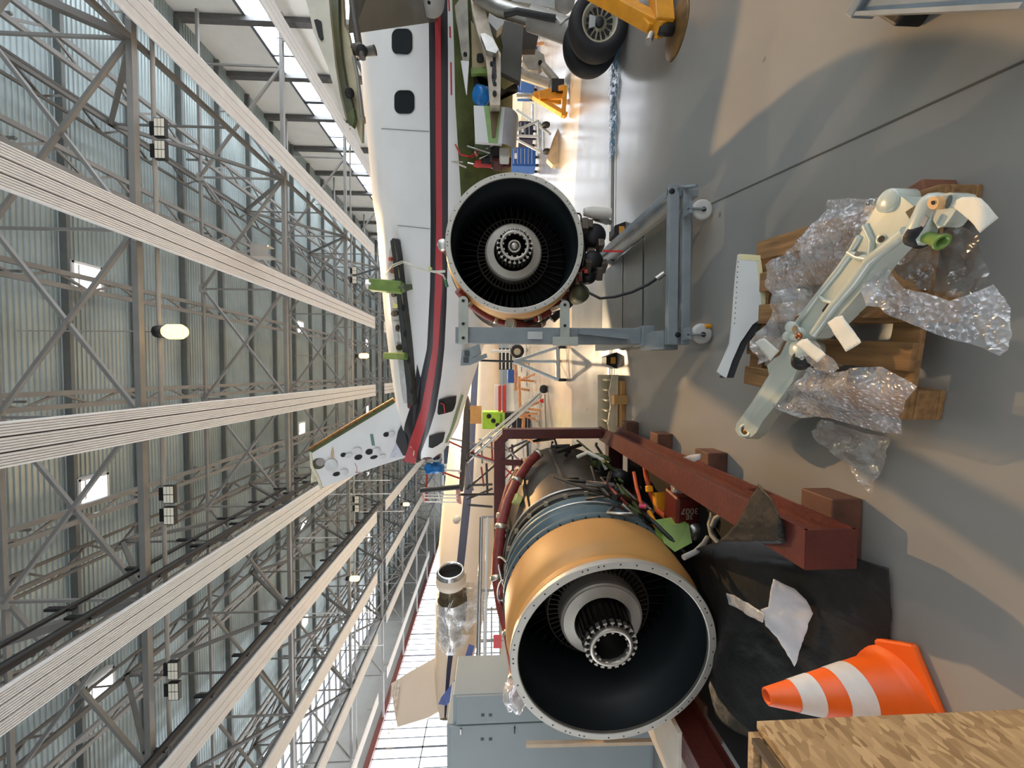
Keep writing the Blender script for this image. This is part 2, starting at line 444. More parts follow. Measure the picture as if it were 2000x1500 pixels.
HL = ['high along the glazed white wall', 'crossing the top left of the photo', 'between the white wall and the orange lamp', 'left of the orange lamp, ending above the fin',
      'left of the tail fin beside black pipes', 'second to the left of the tail fin', 'third to the left of the tail fin', 'in front of the roof skylight band', 'nearest the glazed hangar doors']
for x, l in zip(HX, HL): heater(x, 2.0, 24.9, 9.0, 'long white ribbed radiant heater panel ' + l)
for x, l in zip(HX[2:], HL[2:]): heater(x, 27.0, 45.0, 9.0, 'distant white heater panel behind the one ' + l.replace('left of the tail fin beside black pipes', 'beside black pipes').replace('left of the orange lamp, ending above the fin', 'above the tail fin').replace('between the white wall and the orange lamp', 'right of the lamp'))
# black conductor pipes beside one heater
for x, z, l in ((-4.62, 9.15, 'lower thick black conductor pipe beside the ribbed heater'), (-4.45, 9.5, 'upper thin black conductor pipe beside the ribbed heater'), (-8.72, 9.15, 'black conductor pipe beside the second heater left of the tail fin')):
    t = thing('conductor_pipe', l, 'pipe', (x, 14, z))
    MB().tube([(x, 2, z), (x, 26, z)], 0.09 if z < 9.3 else 0.05, 10).build('pipe', black, t)
    y = 3
    while y < 26: MB().box((x, y, z + 0.12), (0.05, 0.1, 0.5)).build('clamp', dark, t); y += 1.5
# lamp rails with floodlights
diff = M('floodlight_louvre', (232, 226, 208), 0.4, 0, 0.03)
railz, raily = 9.25, (9.35, 21.6)
for ri, ry in enumerate(raily):
    r = MB().tube([(XL + 0.3, ry, railz), (XR - 0.4, ry, railz)], 0.045, 8).build('lamp_rail', steel, o=(0, ry, railz))
    tag(r, 'grey pipe rail across the hall carrying floodlights, %s' % ('nearer of the two' if ri == 0 else 'farther of the two'), 'rail')
    for fi, fx in enumerate((5.3, -3.1, -7.3)):
        for s in (-1, 1):
            x = fx + s * 0.25
            t = thing('floodlight', 'white louvred floodlight, %s of the pair on the %s rail %s' % ('right one' if s > 0 else 'left one', 'near' if ri == 0 else 'far', ('right of the lamp', 'left of the lamp', 'at far left')[fi]), 'floodlight', (x, ry, railz))
            MB().box((x, ry - 0.06, railz - 0.2), (0.42, 0.09, 0.24)).build('housing', dark, t)
            m = MB()
            for c in range(3):
                for q in (0, 1): m.box((x + (q - 0.5) * 0.2, ry - 0.108, railz - 0.275 + c * 0.075), (0.18, 0.012, 0.062))
            m.build('louvre', diff, t)
            MB().box((x, ry - 0.01, railz - 0.02), (0.3, 0.11, 0.14)).build('bracket', dark, t)
# glowing pendant lamps
def pendant(p, label, s, r=0.13, hgt=0.4):
    t = thing('pendant_lamp', label, 'lamp', p)
    MB().lathe([(0.0, 0.0), (r * 0.7, 0.02), (r, 0.1), (r, hgt - 0.08), (r * 0.75, hgt), (0, hgt)], 20, p, (0, 0, 1)).build('bulb', EM('sodium_glow_%d' % int(s), (255, 205, 120), s), t)
    MB().lathe([(0.06, 0), (r * 0.9, 0.02), (r * 0.8, 0.2), (0.03, 0.24)], 20, (p[0], p[1], p[2] + hgt), (0, 0, 1)).build('cap', dark, t)
    MB().tube([(p[0], p[1], p[2] + hgt + 0.2), (p[0], p[1], 12.3)], 0.015, 6).build('cord', steel, t)
lp = at(363, 648, 9.3)
pendant((lp.x, lp.y, lp.z), 'glowing orange pendant lamp hanging nearest, between two ribbed heaters', 4.5, 0.17, 0.46)
PEND = []
for (x, y, d, l) in ((713, 695, 21.5, 'small glowing orange lamp hanging far behind above the fuselage'), (695, 1130, 20.5, 'glowing lamp hanging beside the roof skylight band on the left'), (795, 985, 31, 'distant glowing lamp hanging over the beige aircraft')):
    q = at(x, y, d)
    pendant((q.x, q.y, q.z - 0.2), l, 5, 0.14, 0.5); PEND.append((q.x, q.y, q.z - 0.2))
# thin rods hanging from the roof
for k, (x, y, d) in enumerate(((598, 940, 26), (700, 965, 26), (640, 1050, 22), (725, 1195, 22), (690, 1000, 30), (742, 1260, 24))):
    p = at(x, y, d)
    o = MB().tube([(p.x, p.y, 8.4), (p.x, p.y, 12.9)], 0.03, 6).build('hanging_rod', white, o=(p.x, p.y, 12.9))
    tag(o, 'thin pale rod hanging down from the roof steel on the left', 'rod', 'hanging rods')
# ================================================================== ENGINES
flange = M('flange_aluminium', (186, 182, 172), 0.42, 0.35, 0.06, 10)
ductm = M('intake_liner_dark', (24, 30, 33), 0.45, 0.0, 0.15, 8)
wrap = M('containment_wrap_tan', (186, 138, 78), 0.5, 0, 0.08, 4)
bluec = M('blue_grey_case', (88, 104, 108), 0.45, 0.2, 0.15, 9)
core = M('heat_stained_case', (92, 84, 74), 0.45, 0.5, 0.25, 5)
hubm = M('hub_titanium', (176, 170, 158), 0.42, 0.35, 0.08, 10)
vane = M('vane_brown_grey', (50, 45, 38), 0.5, 0.4, 0.2, 12)
vdark = M('vane_dark', (14, 14, 15), 0.5, 0.3, 0.2, 12)
hubd = M('hub_dark_steel', (50, 47, 45), 0.4, 0.7, 0.15, 14)
scal = M('shaft_ring_steel', (168, 162, 152), 0.35, 0.8, 0.1, 14)
clampm = M('pipe_clamp_steel', (196, 186, 168), 0.3, 0.85, 0.1, 20)
filmc = PLASTIC('clear_film', (235, 235, 235), 0.4, 0.6, 16)
def cy(r, a, y):
    a = math.radians(a)
    return V((r * math.cos(a), y, r * math.sin(a)))
def arc(r, a0, a1, y0, y1, n=14):
    return [cy(r if not callable(r) else r(i / n), a0 + (a1 - a0) * i / n, y0 + (y1 - y0) * i / n) for i in range(n + 1)]
def engine(t, length, solid_shaft):
    def P(mb, name, mat, **k): return mb.build(name, mat, t, local=True, **k)
    m = MB()
    m.lathe([(0.574, 0.003), (0.579, 0), (0.618, 0), (0.622, 0.004), (0.622, 0.03), (0.60, 0.03), (0.574, 0.03)], 96, smooth=False)
    for k in range(40):
        a = 360 * k / 40
        if k % 8 in (3,): continue
        c = cy(0.602, a, -0.001)
        m.lathe([(0, 0), (0.0055, 0)], 8, c, m=1)
        if k % 8 in (1, 2): 
            c = cy(0.602, a + 3, -0.001); m.lathe([(0, 0), (0.0055, 0)], 8, c, m=1)
    P(m, 'intake_flange', [flange, darkpit])
    P(MB().lathe([(0.574, 0.02), (0.568, 0.2), (0.562, 0.205), (0.558, 0.6)], 72), 'intake_liner', ductm)
    P(MB().lathe([(0.60, 0.03), (0.612, 0.04), (0.612, 0.07), (0.604, 0.085), (0.604, 0.11), (0.628, 0.15), (0.64, 0.19), (0.64, 0.43), (0.628, 0.46), (0.6, 0.465)], 80), 'containment_wrap', wrap)
    m = MB().lathe([(0.6, 0.465), (0.65, 0.467), (0.65, 0.49), (0.615, 0.495), (0.598, 0.52), (0.594, 0.6), (0.632, 0.605), (0.632, 0.625), (0.59, 0.63), (0.585, 0.74), (0.622, 0.745), (0.622, 0.775), (0.575, 0.78), (0.572, 0.86), (0.605, 0.865), (0.605, 0.885), (0.57, 0.89)], 80)
    for k in range(44):
        for rr, yy in ((0.638, 0.463), (0.615, 0.777)):
            m.lathe([(0.006, 0), (0.006, -0.014), (0, -0.014)], 6, cy(rr, 360 * k / 44, yy), m=1)
    P(m, 'stator_case', [bluec, dark])
    P(MB().lathe([(0.57, 0.89), (0.58, 0.93), (0.6, 0.935), (0.6, 0.955), (0.568, 0.96), (0.562, 1.02), (0.56, length - 0.12), (0.59, length - 0.1), (0.59, length - 0.07), (0.555, length - 0.06), (0.54, length), (0.47, length), (0.44, length - 0.3), (0.2, length - 0.32), (0.0, length - 0.32)], 72), 'bypass_duct', core)
    m = MB()
    for k in range(9): m.bar(cy(0.575, 36 * k + 12, 0.98), cy(0.575, 36 * k + 12, length - 0.1), 0.03, 0.02, ref=cy(1, 36 * k + 12, 0))
    P(m, 'duct_stiffener', core)
    m = MB().lathe([(0, 0.68), (0.56, 0.68)], 48, smooth=False)
    for k in range(46):
        a = 360 * k / 46
        p0, p1, p2, p3 = cy(0.355, a, 0.5), cy(0.555, a + 1.5, 0.5), cy(0.555, a + 6, 0.64), cy(0.355, a + 6, 0.64)
        nn = cy(0.004, a + 90, 0)
        m.prism([p0, p1, p2, p3], nn)
    P(m, 'outlet_vanes', vdark)
    m = MB().lathe([(0.345, 0.36), (0.355, 0.36), (0.36, 0.6), (0.34, 0.6)], 64)
    for k in range(54):
        a = 360 * k / 54
        m.prism([cy(0.27, a, 0.36), cy(0.343, a + 1, 0.36), cy(0.343, a + 4, 0.46), cy(0.27, a + 4, 0.46)], cy(0.005, a + 90, 0))
    P(m, 'inner_vanes', vane)
    P(MB().lathe([(0.276, 0.46), (0.276, 0.29), (0.272, 0.27), (0.262, 0.262), (0.258, 0.256), (0.19, 0.24), (0.185, 0.248), (0.178, 0.45)], 72, smooth=False), 'hub_disc', hubm)
    m = MB().lathe([(0.145, 0.07), (0.15, 0.46), (0.18, 0.46)], 48)
    for k in range(26):
        a = 360 * k / 26
        m.bar(cy(0.158, a, 0.12), cy(0.164, a, 0.46), 0.018, 0.02, ref=cy(1, a, 0))
    P(m, 'slotted_drum', hubd)
    m = MB().lathe([(0.108, 0.075), (0.108, 0.052), (0.112, 0.048), (0.132, 0.048), (0.136, 0.054), (0.136, 0.1), (0.108, 0.1)], 60)
    for k in range(22):
        a = 360 * k / 22
        m.prism([cy(0.134, a - 2.0, 0.066), cy(0.150, a - 1.6, 0.066), cy(0.155, a - 4.6, 0.066), cy(0.165, a - 4.2, 0.066), cy(0.165, a + 4.2, 0.066), cy(0.155, a + 4.6, 0.066), cy(0.150, a + 1.6, 0.066), cy(0.134, a + 2.0, 0.066)], (0, 0.03, 0))
    for k in range(13):
        a = 360 * k / 13
        m.prism([cy(0.109, a - 5, 0.05), cy(0.098, a - 4, 0.05), cy(0.098, a + 4, 0.05), cy(0.109, a + 5, 0.05)], (0, 0.02, 0))
    P(m, 'scalloped_ring', scal)
    m = MB().lathe([(0.108, 0.08), (0.104, 0.2), (0.085, 0.21), (0.08, 0.3), (0.0, 0.31)], 40)
    P(m, 'shaft_bore', hubd)
    if solid_shaft:
        P(MB().lathe([(0.062, 0.3), (0.062, 0.09), (0.058, 0.08), (0.044, 0.08), (0.042, 0.1), (0.042, 0.14), (0.03, 0.14), (0.03, 0.075), (0.026, 0.07), (0.0, 0.07)], 36), 'shaft_nut', scal)

def ducting(t, path, r, n_cl, name='bleed_duct', mat=None):
    o = MB().tube(path, r, 12).build(name, mat or redp, t, local=True)
    N = len(path)
    for k in range(n_cl):
        i = int((k + 0.5) * (N - 1) / n_cl); j = min(i + 1, N - 1)
        d = (path[j] - path[i]).normalized(); c = path[i]
        MB().tube([c - d * 0.022, c - d * 0.018, c + d * 0.018, c + d * 0.022], [r * 1.02, r * 1.18, r * 1.18, r * 1.02], 14).build('clamp_band', clampm, o, local=True)
    return o
def harness(t, seed, n, a0, a1, y0, y1, r=0.66, mat=None, name='harness'):
    rn = random.Random(seed)
    for k in range(n):
        aa, ab = rn.uniform(a0, a1), rn.uniform(a0, a1); ya, yb = rn.uniform(y0, y1), rn.uniform(y0, y1)
        ph = rn.uniform(0, 6)
        pts = [cy(r + 0.03 * math.sin(ph + 5 * q / 10) + 0.01 * k % 0.03, aa + (ab - aa) * q / 10, ya + (yb - ya) * q / 10 + 0.03 * math.sin(ph + q)) for q in range(11)]
        MB().tube(pts, rn.uniform(0.007, 0.016), 7).build(name, mat or rn.choice([dark, alum, core, redp, dark, bluec]), t, local=True)
def accessory(t, c, d, r, l, mat, name, n=20):
    c = V(c); d = V(d).normalized()
    m = MB().lathe([(0, 0), (r * 0.8, 0), (r * 0.85, l * 0.05), (r, l * 0.1), (r, l * 0.45), (r * 0.88, l * 0.5), (r * 0.88, l * 0.8), (r * 0.6, l * 0.86), (r * 0.6, l), (0, l)], n, c, d)
    return m.build(name, mat, t, local=True)

# --- right engine hung on the grey trolley
p = at(1006, 475, 3.47)
E1 = thing('turbofan_engine', 'turbofan engine without nose cone hung on the grey wheeled trolley', 'engine', p, math.radians(-1))
engine(E1, 2.0, True)
ducting(E1, arc(0.655, 200, 262, 0.42, 0.62, 18), 0.042, 5)
ducting(E1, arc(0.66, 128, 176, 0.1, 0.5, 12) , 0.034, 2)
ducting(E1, [cy(0.68, 178, 0.3), cy(0.7, 190, 0.5), cy(0.72, 205, 0.8), cy(0.7, 215, 1.2)], 0.05, 2)
harness(E1, 3, 16, 170, 275, 0.35, 1.3)
harness(E1, 8, 7, 235, 330, 0.1, 0.6, 0.655)
# thrust link at upper left edge
q = at(866, 480, 3.6); b = at(882, 505, 3.66)
MB().tube([q, (q + b) / 2, b], 0.03, 10).build('mount_link', redp, E1)
MB().cyl(q - V((0, 0.05, 0)), q + V((0, 0.04, 0)), 0.05).build('link_end', alum, E1)
# accessory gearbox under the case
gb = MB().tube([cy(0.69, 215, 0.62), cy(0.7, 235, 0.6), cy(0.7, 255, 0.6), cy(0.7, 275, 0.6), cy(0.7, 292, 0.6)], 0.095, 12)
gb.build('gearbox', dark, E1, local=True)
accessory(E1, at(1163, 458, 3.78) - p, (0, 1, 0), 0.115, 0.34, black, 'starter_generator')
accessory(E1, at(1160, 508, 3.72) - p, (0, 1, 0), 0.1, 0.3, black, 'hydraulic_pump')
accessory(E1, at(1152, 540, 3.75) - p, (0.1, 1, 0.1), 0.075, 0.26, dark, 'fuel_pump')
accessory(E1, at(1136, 572, 3.6) - p, (0, 1, 0), 0.085, 0.3, M('olive_canister', (86, 84, 60), 0.5, 0.2), 'oil_filter')
accessory(E1, at(1160, 425, 3.9) - p, (-0.2, 0.3, -1), 0.04, 0.2, alum, 'drain_mast')
a_, b_ = at(1140, 414, 3.8), at(1192, 417, 3.8)
m = MB().tube([a_, (a_ * 0.7 + b_ * 0.3), b_], [0.035, 0.055, 0.05], 12); m.build('capped_pipe', M('white_cap', (214, 210, 200), 0.4), E1)
for k, (x, y, dd) in enumerate(((1150, 440, 3.8), (1172, 480, 3.75), (1178, 520, 3.8), (1148, 520, 3.7), (1170, 535, 3.7), (1130, 545, 3.65), (1142, 400 + 40, 3.7))):
    c = at(x, y, dd); MB().box(c, (0.08, 0.12, 0.06), 0.3 * k).build('accessory_bracket', core, E1, bevel=0.008)
MB().box(at(1144, 530, 3.6), (0.03, 0.03, 0.03)).build('warning_decal', M('red_decal', (190, 50, 40), 0.5), E1)
o = MB().box(at(1197, 490.5, 3.66), (0.016, 0.006, 0.19)).build('streamer', M('red_ribbon', (206, 28, 36), 0.5), None, o=at(1178, 490.5, 3.66))
tag(o, 'narrow red ribbon streamer hanging beneath the engine on the trolley', 'streamer')
hs = [at(1130, 545, 3.62), at(1150, 572, 3.5), at(1172, 583, 3.4), at(1200, 580, 3.32), at(1235, 570, 3.25), at(1265, 556, 3.18), at(1282, 545, 3.14)]
hose = thing('drain_hose', 'thin black drain hose curving from the hung engine down into the trolley', 'hose', hs[0])
MB().tube(hs, 0.013, 8).build('hose', black, hose)
MB().tube([hs[-1], at(1297, 534, 3.12)], 0.024, 10).build('coupling', alum, hose)
# wiring loom hanging from the airframe to the engine
lw = M('loom_white', (208, 204, 190), 0.5)

# --- left engine on the red stand
p2 = at(1200, 1280, 2.2)
E2 = thing('turbofan_engine', 'turbofan engine with broad tan casing on the red stand, nearest the cone', 'engine', p2, math.radians(-9))
engine(E2, 2.05, False)
ducting(E2, [cy(0.66, 24, 1.72), cy(0.665, 34, 1.62), cy(0.67, 48, 1.45), cy(0.672, 62, 1.28), cy(0.675, 75, 1.12), cy(0.68, 88, 0.98), cy(0.7, 100, 0.86), cy(0.705, 112, 0.72), cy(0.7, 121, 0.55), cy(0.69, 124, 0.35), cy(0.675, 122, 0.18), cy(0.67, 120, 0.1)], 0.045, 6)
ducting(E2, [cy(0.665, 44, 1.62), cy(0.70, 56, 1.42), cy(0.69, 72, 1.24), cy(0.66, 86, 1.1)], 0.03, 2)
harness(E2, 21, 18, 70, 130, 0.48, 1.7, 0.64)
for rr, yy, rad, mt in ((0.63, 0.66, 0.009, alum), (0.61, 0.83, 0.012, core), (0.612, 0.92, 0.01, alum)):
    MB().tube(arc(rr, -70, 120, yy, yy + 0.04, 40), rad, 7).build('fuel_manifold', mt, E2, local=True)
for k in range(12): MB().box(cy(0.62, -60 + 15 * k, 0.83), (0.03, 0.03, 0.03), 0.2).build('line_clip', clampm, E2, local=True)
MB().tube([cy(0.585, 56, 1.28), cy(0.64, 56, 1.28)], 0.05, 18).build('port_cap', M('pale_yellow_cap', (206, 206, 130), 0.5), E2, local=True)
MB().box(cy(0.6, 60, 1.42), (0.09, 0.05, 0.02), 0, 0, Matrix.Rotation(math.radians(-30), 3, 'Y')).build('data_plate', alum, E2, local=True)
MB().lathe([(0, 0), (0.045, 0.002), (0.06, 0.0)], 24, cy(0.585, 98, 0.7), cy(1, 98, 0)).build('case_port', M('dark_port', (40, 30, 30), 0.5), E2, local=True)
# plumbing between the case and the stand
mm = [darkgreen, dark, yellow, M('orange_sleeve', (206, 84, 34), 0.5), redp, alum, dark, core]
rn = random.Random(11)
for k in range(26):
    aa, ya = rn.uniform(-78, 8), rn.uniform(0.55, 1.9)
    pts = [cy(0.6 + 0.025 * q + rn.uniform(0, 0.03), aa + q * rn.uniform(-6, 6), ya + q * rn.uniform(-0.07, 0.07)) for q in range(5)]
    MB().tube(pts, rn.uniform(0.008, 0.022), 8).build('plumbing', mm[k % 8] if k % 8 not in (2, 3) else dark, E2, local=True)
o_ = M('orange_sleeve', (206, 84, 34), 0.5)
def wp(path, r, mat, name): return MB().tube([at(*q) for q in path], r, 9).build(name, mat, E2)
wp([(1258, 900, 3.1), (1263, 935, 3.02), (1272, 965, 2.95), (1282, 990, 2.85)], 0.02, o_, 'igniter_lead')
wp([(1238, 922, 3.1), (1243, 950, 3.02), (1252, 985, 2.9)], 0.014, o_, 'igniter_lead')
wp([(1256, 895, 3.1), (1258, 908, 3.08)], 0.023, alum, 'lead_connector')
wp([(1284, 996, 2.8), (1305, 1015, 2.7), (1335, 1030, 2.6)], 0.022, o_, 'igniter_lead')
wp([(1268, 1000, 2.85), (1280, 1025, 2.7), (1298, 1050, 2.55)], 0.02, yellow, 'yellow_hose')
MB().box(at(1290, 980, 2.85), (0.14, 0.06, 0.1), 0.3).build('yellow_bracket', yellow, E2, bevel=0.01)
MB().box(at(1268, 955, 2.9), (0.05, 0.05, 0.05), 0.3).build('yellow_band', yellow, E2, bevel=0.01)
MB().tube([at(1248, 988, 2.78), at(1262, 990, 2.76)], 0.02, 10).build('magenta_cap', M('magenta_cap', (196, 60, 84), 0.5), E2)
m = MB().prism([at(1292, 1030, 2.55), at(1345, 1022, 2.5), at(1352, 1060, 2.42), at(1318, 1078, 2.45), at(1296, 1060, 2.5)], (0.02, 0.08, 0.02)); m.build('green_bracket', green, E2, bevel=0.01)
accessory(E2, wmat(E2).inverted() @ at(1365, 1045, 2.5), (0.2, 1, 0.1), 0.06, 0.2, alum, 'valve_body')
accessory(E2, wmat(E2).inverted() @ at(1180, 905, 3.6), (-0.2, 1, 0.1), 0.08, 0.25, darkgreen, 'pump_body')
accessory(E2, wmat(E2).inverted() @ at(1215, 940, 3.4), (-0.2, 1, 0.1), 0.1, 0.3, dark, 'gearbox_drive')
MB().tube([cy(0.64, -8, 1.55), cy(0.72, -14, 1.5), cy(0.72, -24, 1.42), cy(0.66, -30, 1.4)], 0.02, 8).build('white_lead', lw, E2, local=True)
# film tied over the duct end
e = wmat(E2) @ cy(0.68, 121, 0.08)
m = MB()
def blob(c, r, sx=1, sy=1, sz=1, seed=1, nz=0.25, n=14):
    rr = random.Random(seed); ph = [rr.uniform(0, 6) for _ in range(6)]
    def fn(u, v):
        a, b = 2 * PI * u, PI * v
        k = 1 + nz * (math.sin(3 * a + ph[0]) * math.sin(4 * b + ph[1]) + 0.6 * math.sin(7 * a + ph[2]) * math.sin(6 * b + ph[3])) * math.sin(b)
        return V(c) + V((sx * r * k * math.sin(b) * math.cos(a), sy * r * k * math.sin(b) * math.sin(a), sz * r * k * math.cos(b)))
    return fn
MB().grid(blob(e, 0.075, 1, 1.2, 1, 4), 18, 12).build('film_cover', filmc, E2)
# red tank with the stencil, and the grey conduit
tank = thing('stand_box', 'dark red box with white stencilled number beneath the engine on the red stand', 'box', at(1338, 985, 2.62))
c = at(1338, 992, 2.62)
MB().box(c, (0.24, 0.2, 0.22), -0.1).build('body', M('dark_red_paint', (92, 24, 20), 0.45, 0, 0.15, 9), tank, bevel=0.02)
MB().grid(blob(at(1322, 958, 2.62), 0.05, 1.2, 1, 0.8, 9), 16, 10).build('film_cover', filmc, tank)
def text_mesh(txt, size, origin, xdir, ydir, mat, name, parent, ext=0.002):
    cu = bpy.data.curves.new(name, 'FONT'); cu.body = txt; cu.size = size; cu.extrude = ext; cu.align_x = 'CENTER'
    ob = bpy.data.objects.new(name, cu); C.objects.link(ob)
    bpy.context.view_layer.update()
    me = bpy.data.meshes.new_from_object(ob.evaluated_get(bpy.context.evaluated_depsgraph_get()))
    bpy.data.objects.remove(ob)
    xd, yd = V(xdir).normalized(), V(ydir).normalized(); zd = xd.cross(yd)
    mt = Matrix((xd, yd, zd)).transposed().to_4x4(); mt.translation = V(origin)
    iv = wmat(parent).inverted() @ mt
    me.transform(iv); me.materials.clear(); me.materials.append(mat)
    no = bpy.data.objects.new(name, me); C.objects.link(no); no.parent = parent
    return no
rzb = Matrix.Rotation(-0.1, 3, 'Z')
fx = rzb @ V((1, 0, 0)); fy = rzb @ V((0, -1, 0))
stw = M('stencil_white', (176, 164, 150), 0.6)
text_mesh('3007', 0.06, c + fy * 0.103 + fx * 0.045 + V((0, 0, 0.02)), (0, 0, 1), -fx, stw, 'stencil', tank)
text_mesh('3E', 0.05, c + fy * 0.103 + fx * 0.0 + V((0, 0, 0.02)), (0, 0, 1), -fx, stw, 'stencil', tank)
cg = M('grey_conduit', (160, 160, 156), 0.5)
cd = thing('conduit', 'grey flexible conduit looped beside the engine under the red rail', 'hose', at(1390, 1010, 2.4))
MB().tube([at(1398, 968, 2.35), at(1394, 995, 2.38), at(1386, 1025, 2.36), at(1390, 1045, 2.3), at(1404, 1060, 2.25)], 0.017, 9).build('hose', cg, cd)
MB().tube([at(1392, 1028, 2.32), at(1398, 1013, 2.3), at(1412, 1006, 2.28), at(1425, 1010, 2.26), at(1432, 1024, 2.25), at(1433, 1034, 2.28)], 0.017, 9).build('hose', cg, cd)
MB().tube([at(1335, 1089, 2.2), at(1358, 1078, 2.24), at(1375, 1062, 2.3), at(1382, 1050, 2.34)], 0.016, 9).build('hose', cg, cd)

# ================================================================== GREY TROLLEY
T = thing('engine_trolley', 'grey steel wheeled trolley with tall post carrying the right engine', 'trolley', (0.75, 3.4, 0))
g = greyp
m = MB(); pst = at(1100, 657, 3.12).x
m.bar((pst, 3.12, 0.22), (pst, 3.12, 1.8), 0.1, 0.13); m.build('post', g, T, bevel=0.006)
xr, xl, yn, yb = 1.27, 0.22, 2.68, 4.75
MB().bar((xl - 0.02, yn, 0.235), (xr + 0.05, yn, 0.235), 0.05, 0.07).bar((xl - 0.02, yn - 0.005, 0.145), (xr + 0.05, yn - 0.005, 0.145), 0.05, 0.06).build('cross_beam', g, T, bevel=0.004)
MB().bar((xr, yn, 0.16), (xr + 0.12, yb, 0.16), 0.05, 0.22).build('side_beam', g, T, bevel=0.004)
MB().bar((xr - 0.05, yn, 0.22), (xr + 0.05, yb, 0.22), 0.06, 0.04).build('side_flange', M('bright_grey_edge', (158, 162, 162), 0.35, 0.3), T)
MB().bar((xl + 0.03, yn, 0.18), (pst, 3.2, 0.18), 0.1, 0.14).bar((pst, 3.2, 0.18), (pst + 0.02, 4.7, 0.18), 0.09, 0.12).build('side_beam', g, T, bevel=0.004)
MB().bar((xl + 0.02, 2.76, 0.2), (xl + 0.03, 3.1, 0.24), 0.14, 0.12).box((pst, 3.12, 0.26), (0.16, 0.2, 0.1)).build('post_base', g, T, bevel=0.006)
m = MB()
for k, yy in enumerate((3.02, 3.62, 4.28)): m.box((0.8, yy + 0.28, 0.075), (0.98, 0.56 if k < 2 else 0.8, 0.01))
m.build('deck_plate', M('deck_grey', (112, 118, 118), 0.4, 0.2, 0.15, 3), T)
MB().bar((pst - 0.01, 3.05, 0.42), (pst + 0.03, 3.05, 0.82), 0.07, 0.04).build('post_gusset', g, T)
lug = M('lug_plate_grey', (164, 168, 158), 0.45, 0.1)
for vx, y1 in ((905, 588), (1103, 596)):
    a, b = at(vx, 672, 3.04), at(vx, y1, 3.04)
    m = MB(); w = 0.037
    poly = []
    for k in range(9):
        an = PI / 2 - PI * k / 8
        poly.append(V((b.x + w * math.cos(an) * 1, 3.03, b.z + w * math.sin(an))))
    poly += [V((a.x, 3.03, a.z - w)), V((a.x, 3.03, a.z + w))]
    m.prism(poly, (0, 0.025, 0))
    if vx > 1000: m.box((a.x + 0.02, 3.02, a.z), (0.07, 0.03, 0.2))
    for fr in (0.0, 0.62, 1.0):
        c = b.lerp(a, fr * 0.86 + 0.0)
        m.lathe([(0.02, 0.0), (0.02, -0.004), (0.013, -0.004), (0.012, 0.01)], 16, (c.x, 3.03, c.z))
        m.lathe([(0, 0), (0.012, 0)], 12, (c.x, 3.0285, c.z), m=1)
    m.build('engine_lug', [lug, darkpit], T, bevel=0.003)
    MB().cyl((b.x, 3.05, b.z), (b.x + 0.06, 3.62, b.z), 0.022).build('lug_pin', alum, T)
tb = at(1040, 640, 3.06)
MB().box((pst, 3.05, tb.z - 0.02), (0.06, 0.004, 0.12)).build('data_label', M('pale_label', (176, 178, 176), 0.5), T)
wm = M('white_caster_tyre', (190, 188, 182), 0.5)
for (x, y, z, nm) in ((1.12, 2.6, 0.07, 1), (0.27, 2.58, 0.07, 1), (pst + 0.05, 4.6, 0.07, 1), (1.36, 4.6, 0.07, 1)):
    w = MB().lathe([(0.015, -0.022), (0.055, -0.022), (0.068, -0.016), (0.07, 0), (0.068, 0.016), (0.055, 0.022), (0.015, 0.022)], 28, (x, y, z), (0.25, 1, 0)).build('caster_wheel', wm, T)
    MB().cyl((x - 0.008, y - 0.032, z), (x + 0.008, y + 0.032, z), 0.016).build('axle', dark, w)
    MB().bar((x - 0.01, y - 0.034, z), (x - 0.01, y - 0.034, z + 0.11), 0.03, 0.008).box((x, y, z + 0.1), (0.08, 0.09, 0.02)).build('caster_fork', greyp, w)
MB().tube([(xr + 0.02, yn - 0.04, 0.22), (xr + 0.02, yn - 0.04, 0.16), (xr - 0.02, yn - 0.14, 0.14)], 0.012, 8).build('brake_lever', greyp, T)
MB().box((xl + 0.1, yn - 0.1, 0.035), (0.03, 0.06, 0.05)).build('brake_lever', yellow, T, bevel=0.01)
MB().lathe([(0, -0.028), (0.02, -0.028), (0.02, -0.02)], 14, (xr - 0.005, yn, 0.255)).build('bolt_hole', darkpit, T)
MB().lathe([(0, -0.03), (0.02, -0.03), (0.02, -0.02)], 14, (xl + 0.05, yn, 0.2)).build('bolt_hole', darkpit, T)
# wheel chocks
chy = M('chock_yellow', (216, 152, 50), 0.6)
for (x, y, d, l) in ((1214, 450, 4.75, 'black rubber wheel chock with orange end beyond the trolley side beam'), (1197, 704, 4.62, 'black rubber wheel chock with orange end on the drain, left of the trolley')):
    b = atz(x + 8, y, 0); b = V((b.x, b.y, 0))
    t = thing('wheel_chock', l, 'chock', b)
    MB().prism([b + V((-0.1, 0, 0.002)), b + V((0.1, 0, 0.002)), b + V((0.05, 0, 0.13)), b + V((-0.05, 0, 0.13))], (0, 0.2, 0)).build('block', black, t, bevel=0.01)
    MB().box(b + V((0, -0.012, 0.05)), (0.08, 0.01, 0.06)).build('end_plate', chy, t)

